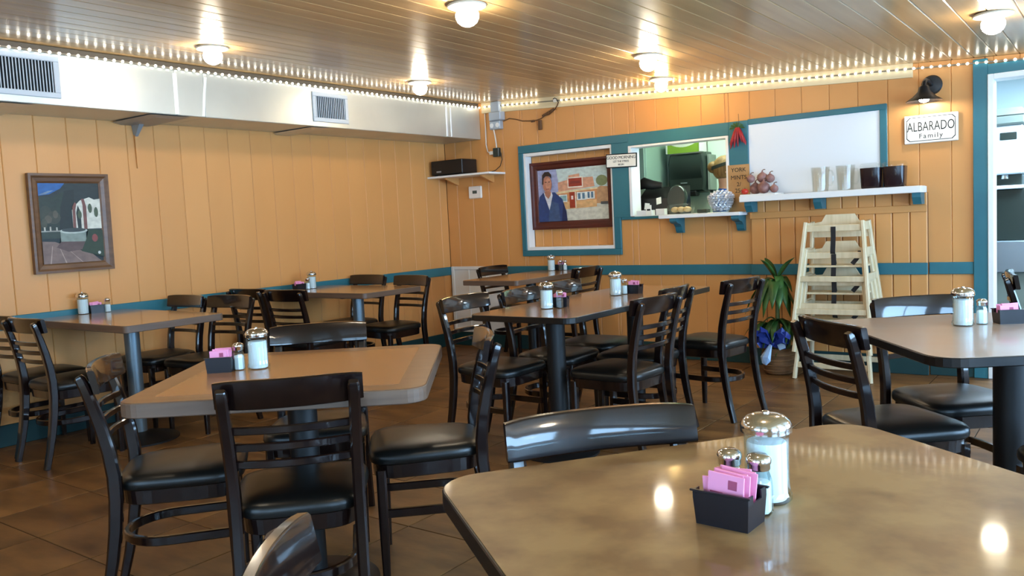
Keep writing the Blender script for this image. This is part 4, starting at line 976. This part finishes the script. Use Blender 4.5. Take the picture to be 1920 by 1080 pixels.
# ------------------------------------------------------------------ stacked high chairs
def make_high():
    t = thing('high_chair', '', 'high chair', group='high chairs stacked by the wall')
    m = 'highchair_wood'; H = 0.735
    def xw(z): return 0.262-0.09*z
    def yf(z): return 0.205-0.17*z
    def yb(z): return -0.205+0.17*z
    def leg(s, fn):
        q = MB(); q.tube([(s*xw(0), fn(0), 0.0), (s*xw(H), fn(H), H)], 0, flat=(0.024, 0.044), smooth=False); q.obj('leg', m, t)
    for s in (-1, 1):
        leg(s, yf); leg(s, yb)
    def rung(z, fn, h, name='rung', th=0.018):
        q = MB(); y_ = fn(z); q.cbox(-xw(z), xw(z), y_-th/2, y_+th/2, z-h/2, z+h/2, 0.003); q.obj(name, m, t)
    rung(0.10, yf, 0.04); rung(0.33, yf, 0.04); rung(0.69, yf, 0.045, 'front_bar'); rung(0.10, yb, 0.04)
    for s in (-1, 1):
        for z, h in ((0.70, 0.06), (0.52, 0.06), (0.34, 0.05)):
            q = MB(); x_ = s*(xw(z)-0.004); q.cbox(x_-0.009, x_+0.009, yb(z), yf(z), z-h/2, z+h/2, 0.003); q.obj('side_rail', m, t)
    q = MB(); q.cbox(-xw(.42)+0.02, xw(.42)-0.02, yb(.42)+0.01, yf(.42)-0.025, 0.410, 0.425, 0.003); q.obj('seat', m, t)
    q = MB(); y_ = yb(0.70)-0.002
    q.loft([[(px, yy, pz) for px, pz in ((-xw(.62), 0.62), (xw(.62), 0.62), (xw(.74), 0.725), (0.13, 0.735), (0.10, 0.785), (-0.10, 0.785), (-0.13, 0.735), (-xw(.74), 0.725))] for yy in (y_-0.008, y_+0.008)], 0, False); q.obj('backrest', m, t)
    q = MB(); q.cbox(-xw(.5), xw(.5), yb(.5)-0.008, yb(.5)+0.008, 0.475, 0.535, 0.003); q.obj('back_slat', m, t)
    q = MB(); q.tube([(0.0, yf(.69)+0.012, 0.70), (0.0, yf(.69)+0.013, 0.62), (0.005, yf(.6), 0.52), (0.01, 0.05, 0.432)], 0, flat=(0.034, 0.004), smooth=False); q.obj('strap', 'strap', t)
    q = MB(); q.tube([(-0.15, yb(.5)+0.03, 0.50), (-0.16, 0.02, 0.52), (-0.15, 0.07, 0.47), (-0.12, 0.08, 0.432)], 0, flat=(0.030, 0.004), smooth=False); q.obj('strap', 'strap', t)
    return t
hp = make_high(); HC = (3.915, -0.275)
hp.location = (HC[0], HC[1], 0); hp.rotation_euler = (0, 0, PI); hp['label'] = 'pale wooden high chair at the bottom of the stack, standing on the floor'
dup(hp, (HC[0], HC[1], 0.195), PI, 'pale wooden high chair in the middle of the stack of three')
dup(hp, (HC[0], HC[1], 0.39), PI, 'pale wooden high chair on top of the stack of three, its rounded backrest highest')

# ------------------------------------------------------------------ potted plant with blue bow
PX, PY = 3.49, -0.335
t = thing('potted_plant', 'green broad-leaved plant in a basket with a blue bow beside the high chairs', 'plant', (PX, PY, 0))
q = MB(); q.lathe([(0.085, 0.0), (0.10, 0.01), (0.115, 0.10), (0.122, 0.19), (0.126, 0.20), (0.118, 0.20), (0.108, 0.17), (0.005, 0.165)], 28)
bk = q.obj('basket', 'wicker', t)
for z in (0.03, 0.07, 0.11, 0.15):
    r_ = 0.102+0.1*z; q = MB(); q.tube([(r_*math.cos(2*PI*k_/28), r_*math.sin(2*PI*k_/28), z+0.006*math.sin(k_*PI)) for k_ in range(29)], 0.007, 6); q.obj('weave_band', 'wicker', bk)
for (sx, sy, h, lean) in ((0.0, 0.0, 0.70, 0.0), (0.045, 0.02, 0.36, 0.05), (-0.04, 0.03, 0.30, -0.05)):
    q = MB(); q.tube([(sx, sy, 0.16), (sx+lean*0.5, sy, h*0.6), (sx+lean, sy, h)], [0.02, 0.017, 0.014], 8); q.obj('stem', 'stem', t)
def leaf(c, az, L_, droop, wd, rise):
    q = MB(); n = 7; L0 = []; L1 = []; Lm = []
    ca, sa = math.cos(az), math.sin(az)
    for i in range(n+1):
        u = i/n; d = L_*u*(0.85 if rise > .6 else 1.0); z = rise*L_*u*1.2-droop*L_*u*u*1.5; ww = wd*math.sin(PI*min(1, 0.08+0.92*u))**0.75
        px, py, pz = c[0]+ca*d*0.8, c[1]+sa*d*0.8, c[2]+z
        L0.append((px-sa*ww, py+ca*ww, pz+ww*0.25)); L1.append((px+sa*ww, py-ca*ww, pz+ww*0.25)); Lm.append((px, py, pz))
    v = L0+Lm+L1; m_ = n+1; f = []
    for i in range(n):
        f += [(i, i+1, m_+i+1, m_+i), (m_+i, m_+i+1, 2*m_+i+1, 2*m_+i)]
    q.add(v, f, 0, True)
    o = q.obj('leaf', 'leaf', t)
    md = o.modifiers.new('thick', 'SOLIDIFY'); md.thickness = 0.0016
rl = random.Random(3)
for k_ in range(24):
    a = 2*PI*k_*0.382+0.3; L_ = rl.uniform(0.24, 0.34)
    if math.sin(a) > 0.3: L_ *= 0.6
    if math.cos(a) > 0.55: L_ *= 0.62
    leaf((0, 0, 0.64+0.012*(k_ % 6)), a, L_, rl.uniform(0.75, 1.15), rl.uniform(0.028, 0.042), rl.uniform(0.25, 0.85))
for k_ in range(4): leaf((0, 0, 0.70), 1.7*k_+0.8, 0.22, 0.25, 0.030, 0.95)
for cx_, cy_, hz, n in ((0.095, 0.02, 0.38, 11), (-0.09, 0.03, 0.36, 12), (0.0, -0.03, 0.40, 9)):
    for k_ in range(n):
        a = 2*PI*k_*0.382; L_ = rl.uniform(0.15, 0.23)*(0.62 if math.sin(a) > 0.3 else 1)
        leaf((cx_, cy_, hz), a, L_, rl.uniform(0.6, 1.1), rl.uniform(0.022, 0.032), rl.uniform(0.2, 0.7))
bow = thing('ribbon_bow', 'shiny blue ribbon bow tied round the plant basket', 'bow', (PX, PY-0.115, 0.245))
for s in (-1, 1):
    for tz, sz_ in ((0.03, 1.0), (-0.01, 0.8), (0.06, 0.7)):
        pts = [(0, 0, 0), (s*0.05*sz_, -0.03, tz+0.03), (s*0.11*sz_, -0.035, tz+0.045), (s*0.135*sz_, -0.02, tz+0.02), (s*0.11*sz_, -0.005, tz-0.01), (s*0.05*sz_, -0.005, tz-0.006), (0, -0.004, 0)]
        q = MB(); q.tube(pts, 0, flat=(0.003, 0.045), smooth=True); q.obj('loop', 'ribbon_blue', bow)
q = MB(); q.sphere((0, -0.008, 0.0), 0.02, 12, 8, 0, (1, 0.8, 1.1)); q.obj('knot', 'ribbon_blue', bow)
q = MB(); q.hull([(-0.02, -0.012, 0.0), (0.0, -0.016, 0.0), (-0.085, -0.035, -0.10), (-0.07, -0.05, -0.145), (-0.035, -0.055, -0.16), (-0.005, -0.05, -0.13), (-0.005, -0.03, -0.06), (-0.045, -0.02, -0.14), (-0.06, -0.06, -0.10), (-0.02, -0.06, -0.10)]); q.obj('tail', 'ribbon_pale', bow)
q = MB(); q.hull([(0.03, -0.012, 0.0), (0.05, -0.018, 0.01), (0.10, -0.03, 0.0), (0.105, -0.034, -0.025), (0.06, -0.034, -0.045), (0.05, -0.030, -0.03), (0.06, -0.010, -0.02)]); q.obj('tail', 'ribbon_pale', bow)

# ------------------------------------------------------------------ kitchen seen through the hatch
def room_box(names, x0, x1, y0, y1, h, m, fm):
    q = MB(); q.box(x0, x1, y1, y1+0.08, 0, h); tag(q.obj(names+'_far', m), kind='structure')
    q = MB(); q.box(x0-0.08, x0, y0, y1+0.08, 0, h); tag(q.obj(names+'_near_side', m), kind='structure')
    q = MB(); q.box(x1, x1+0.08, y0, y1+0.08, 0, h); tag(q.obj(names+'_other_side', m), kind='structure')
    q = MB(); q.box(x0-0.08, x1+0.08, y0, y1+0.08, h, h+0.06); tag(q.obj('ceiling_'+names.split('_')[1], 'white_paint'), kind='structure')
    q = MB(); q.box(x0-0.08, x1+0.08, y0, y1+0.08, -0.08, 0.0); tag(q.obj('floor_'+names.split('_')[1], fm), kind='structure')
room_box('wall_kitchen', 0.6, 4.2, 0.125, 1.28, 2.40, 'kitchen_wall', 'grout')
room_box('wall_pantry', 4.36, 6.4, 0.125, 2.2, 2.32, 'room_wall', 'grout')
def panel_light(x, y, z, sx, sy, m, label):
    t = thing('ceiling_panel_light', label, 'lamp', (x, y, z))
    q = MB(); q.cbox(-sx, sx, -sy, sy, -0.03, 0.0, 0.004); q.obj('frame', 'white_paint', t)
    q = MB(); q.cbox(-sx+0.03, sx-0.03, -sy+0.03, sy-0.03, -0.036, -0.031, 0.001); q.obj('diffuser', m, t)
panel_light(2.9, 0.65, 2.40, 0.55, 0.25, 'panel_glow', 'flat lit panel on the kitchen ceiling')
panel_light(5.5, 1.0, 2.32, 0.5, 0.5, 'panel_glow_blue', 'flat lit panel on the ceiling of the room past the doorway')
t = thing('refrigerator', 'grey-green tall cabinet at the side of the kitchen behind the hatch', 'cabinet', (1.66, 0.98, 0))
q = MB(); q.cbox(-0.42, 0.20, -0.18, 0.28, 0.0, 2.02, 0.008); q.obj('body', 'kitchen_grey', t)
q = MB(); q.cbox(-0.40, 0.19, -0.20, -0.181, 0.08, 2.0, 0.006); d_ = q.obj('door', 'kitchen_grey', t)
q = MB(); q.tube([(0.15, -0.2, 0.9), (0.15, -0.235, 0.92), (0.15, -0.235, 1.3), (0.15, -0.2, 1.32)], 0.01, 8); q.obj('handle', 'grey_metal', d_)
t = thing('towel_dispenser', 'dark smoky paper towel dispenser on the kitchen wall', 'dispenser', (2.14, 1.275, 1.43))
o1 = [(-0.19, 0.0), (-0.205, 0.10), (-0.205, 0.30), (-0.185, 0.39), (0.185, 0.39), (0.205, 0.30), (0.205, 0.10), (0.19, 0.0)]
q = MB(); q.loft([[(x_*s_, y_, 0.2+(z_-0.2)*s_) for x_, z_ in o1] for y_, s_ in ((0.0, 1.0), (-0.12, 1.0), (-0.165, 0.95), (-0.185, 0.86))], 0, False); q.obj('case', 'smoke_plastic', t)
q = MB(); q.loft([[(x_, -0.186-0.03*math.sin(PI*(z_-0.14)/0.22)-e, z_) for x_ in (-0.165, 0.165)] + [(x_, -0.184, z_) for x_ in (0.165, -0.165)] for z_, e in [(0.14+0.22*i/8, 0.0) for i in range(9)]], 0, True); q.obj('window', 'smoke_plastic', t)
q = MB(); q.cbox(-0.12, 0.10, -0.19, -0.10, -0.03, 0.02, 0.01); q.obj('outlet', 'black_plastic', t)
q = MB(); q.cbox(-0.06, 0.01, -0.1895, -0.186, 0.095, 0.105, 0.001); q.obj('mark', 'grey_metal', t)
q = MB(); q.cbox(0.21, 0.235, -0.16, 0.0, 0.02, 0.36, 0.003); q.obj('side_plate', 'grey_plastic', t)
t = thing('leaflet_holder', 'white curved holder with a lime green front on top of the towel dispenser', 'holder', (2.12, 1.17, 1.822))
q = MB(); n = 10
q.loft([[(0.165*(2*i/n-1), -0.09, 0.055+0.05*(2*i/n-1)**2-0.0) for i in range(n+1)]+[(0.165, -0.09, 0.0), (-0.165, -0.09, 0.0)], [(0.165*(2*i/n-1), -0.084, 0.055+0.05*(2*i/n-1)**2) for i in range(n+1)]+[(0.165, -0.084, 0.0), (-0.165, -0.084, 0.0)]], 0, False); q.obj('front', 'lime', t)
q = MB(); q.cbox(-0.18, -0.168, -0.10, 0.08, 0.0, 0.12, 0.002); q.cbox(0.168, 0.18, -0.10, 0.08, 0.0, 0.12, 0.002); q.cbox(-0.18, 0.18, 0.06, 0.08, 0.0, 0.16, 0.002); q.obj('body', 'white_plastic', t)
q = MB(); q.cbox(-0.10, 0.12, -0.07, -0.02, 0.02, 0.13, 0.001); q.obj('leaflets', 'paper', t)
q = MB(); q.cbox(2.42, 4.1, 1.266, 1.279, 1.75, 1.775, 0.002); tag(q.obj('trim_91', 'kitchen_grey'), kind='structure')

# ------------------------------------------------------------------ person in the kitchen
def skin_body(verts, edges, radii, root):
    me = bpy.data.meshes.new('body'); me.from_pydata(verts, edges, []); o = bpy.data.objects.new('body', me); C.objects.link(o)
    sm = o.modifiers.new('skin', 'SKIN'); sm.use_smooth_shade = True
    for i_, r_ in enumerate(radii):
        sv = me.skin_vertices[0].data[i_]; sv.radius = r_ if isinstance(r_, tuple) else (r_, r_); sv.use_root = (i_ == root)
    ss = o.modifiers.new('sub', 'SUBSURF'); ss.levels = 2; ss.render_levels = 2
    bpy.context.view_layer.update()
    m2 = bpy.data.meshes.new_from_object(o.evaluated_get(bpy.context.evaluated_depsgraph_get()))
    bpy.data.objects.remove(o); return m2
V = [(0, 0, 0.92), (0, 0, 1.05), (0, 0.0, 1.22), (0, 0.0, 1.36), (0, 0.01, 1.45), (0, 0.02, 1.53), (0, 0.03, 1.60), (0, 0.03, 1.68)]
Rr = [(0.15, 0.11), (0.135, 0.10), (0.155, 0.11), (0.13, 0.09), (0.052, 0.052), (0.06, 0.07), (0.078, 0.095), (0.066, 0.08)]
Eg = [(i_, i_+1) for i_ in range(7)]
for s in (-1, 1):
    n = len(V); V += [(s*0.18, 0, 1.37), (s*0.22, 0.01, 1.12), (s*0.18, 0.20, 1.02), (s*0.165, 0.27, 1.01)]; Rr += [0.058, 0.046, 0.034, 0.026]
    Eg += [(3, n), (n, n+1), (n+1, n+2), (n+2, n+3)]
    for fx, fz, fl in ((-0.026, 0.0, 0.075), (-0.009, 0.004, 0.085), (0.009, 0.003, 0.08), (0.026, -0.002, 0.066)):
        m_ = len(V); V += [(s*0.165+fx, 0.315, 1.01+fz), (s*0.165+fx*1.1, 0.315+fl*0.6, 1.0+fz), (s*0.165+fx*1.1, 0.315+fl, 0.98+fz)]; Rr += [0.012, 0.009, 0.007]
        Eg += [(n+3, m_), (m_, m_+1), (m_+1, m_+2)]
    m_ = len(V); V += [(s*0.135, 0.275, 1.0), (s*0.118, 0.315, 0.99)]; Rr += [0.012, 0.009]; Eg += [(n+3, m_), (m_, m_+1)]
    n = len(V); V += [(s*0.095, 0, 0.86), (s*0.10, 0.01, 0.48), (s*0.10, -0.02, 0.09), (s*0.11, 0.10, 0.04)]; Rr += [0.088, 0.062, 0.042, 0.036]
    Eg += [(0, n), (n, n+1), (n+1, n+2), (n+2, n+3)]
bme = skin_body(V, Eg, Rr, 0)
for m_ in ('skin', 'shirt', 'apron', 'black_plastic'): bme.materials.append(MATS[m_])
for p_ in bme.polygons:
    c_ = p_.center; p_.use_smooth = True
    if c_.z < 0.085: p_.material_index = 3
    elif c_.z < 0.98 and abs(c_.y) < 0.16: p_.material_index = 2
    elif c_.z < 1.46 and (c_.y < 0.10 or c_.z > 1.15): p_.material_index = 1
zmin = min(v.co.z for v in bme.vertices)
t = thing('person', 'person in a blue shirt with tied-up fair hair standing in the kitchen behind the hatch', 'person', (2.66, 0.74, -zmin+0.0), math.radians(-75))
o = bpy.data.objects.new('body', bme); C.objects.link(o); o.parent = t
q = MB(); q.sphere((0, 0.015, 1.645), 0.108, 20, 14, 0, (0.90, 1.05, 1.08)); q.sphere((0, -0.085, 1.66), 0.055, 14, 10)
hb = q.mesh('hair', 'hair'); bm_ = bmesh.new(); bm_.from_mesh(hb)
bmesh.ops.delete(bm_, geom=[v for v in bm_.verts if (v.co.y > 0.075 and v.co.z < 1.70) or v.co.z < 1.545], context='VERTS'); bm_.to_mesh(hb); bm_.free()
ho = inst(hb, 'hair', t); ho.modifiers.new('t', 'SOLIDIFY').thickness = 0.006
q = MB(); q.tube([(0.105*math.cos(2*PI*k_/24), 0.01+0.118*math.sin(2*PI*k_/24), 1.675+0.03*math.sin(2*PI*k_/24)) for k_ in range(25)], 0, flat=(0.008, 0.03)); q.obj('headband', 'headband', t)
q = MB(); q.hull([(0, 0.150, 1.598), (0.013, 0.125, 1.598), (-0.013, 0.125, 1.598), (0, 0.122, 1.645), (0, 0.125, 1.59)]); q.obj('nose', 'skin', t)
for s in (-1, 1):
    q = MB(); q.sphere((s*0.032, 0.118, 1.645), 0.011, 10, 8); q.obj('eye', 'eye', t)
    q = MB(); q.sphere((s*0.082, 0.03, 1.625), 0.028, 10, 8, 0, (0.35, 0.7, 1.1)); q.obj('ear', 'skin', t)
q = MB(); q.tube([(-0.022, 0.118, 1.568), (0, 0.124, 1.565), (0.022, 0.118, 1.568)], 0.005, 6); q.obj('mouth', 'tomato', t)

# ------------------------------------------------------------------ room past the doorway
t = thing('drinks_dispenser', 'pale upright dispenser with a badge and dark nozzle bay past the doorway', 'dispenser', (4.78, 1.52, 1.305))
q = MB(); q.cbox(-0.16, 0.13, -0.06, 0.40, 0.12, 0.52, 0.01); q.obj('body', 'machine', t)
q = MB(); q.cbox(-0.17, 0.15, -0.09, 0.40, 0.52, 0.60, 0.015); q.obj('cap', 'grey_plastic', t)
q = MB(); q.hull([(-0.17, -0.09, 0.60), (0.17, -0.09, 0.60), (0.16, 0.3, 0.63), (-0.17, 0.3, 0.63), (-0.15, -0.05, 0.66), (0.12, -0.05, 0.66)]); q.obj('hood', 'grey_plastic', t)
q = MB(); q.cbox(-0.03, 0.09, -0.066, -0.059, 0.40, 0.46, 0.004); q.obj('badge', 'smoke_plastic', t)
q = MB(); q.cbox(-0.15, 0.12, 0.02, 0.40, 0.03, 0.12, 0.006); q.obj('nozzle_bay', 'smoke_plastic', t)
q = MB(); q.lathe([(0.03, 0.0), (0.025, 0.03), (0.006, 0.035)], 14); o = q.obj('nozzle', 'chrome', t); o.location = (0.0, -0.01, 0.085)
q = MB(); q.cbox(-0.16, 0.13, -0.08, 0.40, 0.0, 0.03, 0.004); q.obj('drip_tray', 'machine', t)
t = thing('counter_cabinet', 'grey steel counter under the dispenser past the doorway', 'counter', (4.86, 1.70, 0))
q = MB(); q.cbox(-0.40, 0.30, -0.26, 0.40, 0.0, 0.62, 0.006); q.obj('cabinet', 'grey_plastic', t)
q = MB(); q.cbox(-0.40, 0.30, -0.30, 0.40, 0.62, 0.88, 0.006); q.obj('steel_front', 'stainless', t)
q = MB(); q.cbox(-0.40, 0.30, -0.20, 0.40, 0.88, 1.302, 0.006); q.obj('dark_case', 'smoke_plastic', t)
t = thing('tall_cabinet', 'tall grey cabinet standing past the doorway beside the dispenser', 'cabinet', (5.62, 1.85, 0))
q = MB(); q.cbox(-0.45, 0.35, -0.15, 0.33, 0.0, 1.75, 0.008); q.obj('body', 'room_wall', t)
for x0, x1 in ((-0.44, -0.055), (-0.045, 0.34)):
    q = MB(); q.cbox(x0, x1, -0.168, -0.151, 0.05, 1.73, 0.004); d_ = q.obj('door', 'room_wall', t)
    q = MB(); q.cbox((x1-0.05 if x0 < -.2 else x0+0.03), (x1-0.03 if x0 < -.2 else x0+0.05), -0.19, -0.1685, 0.85, 1.0, 0.003); q.obj('handle', 'grey_metal', d_)
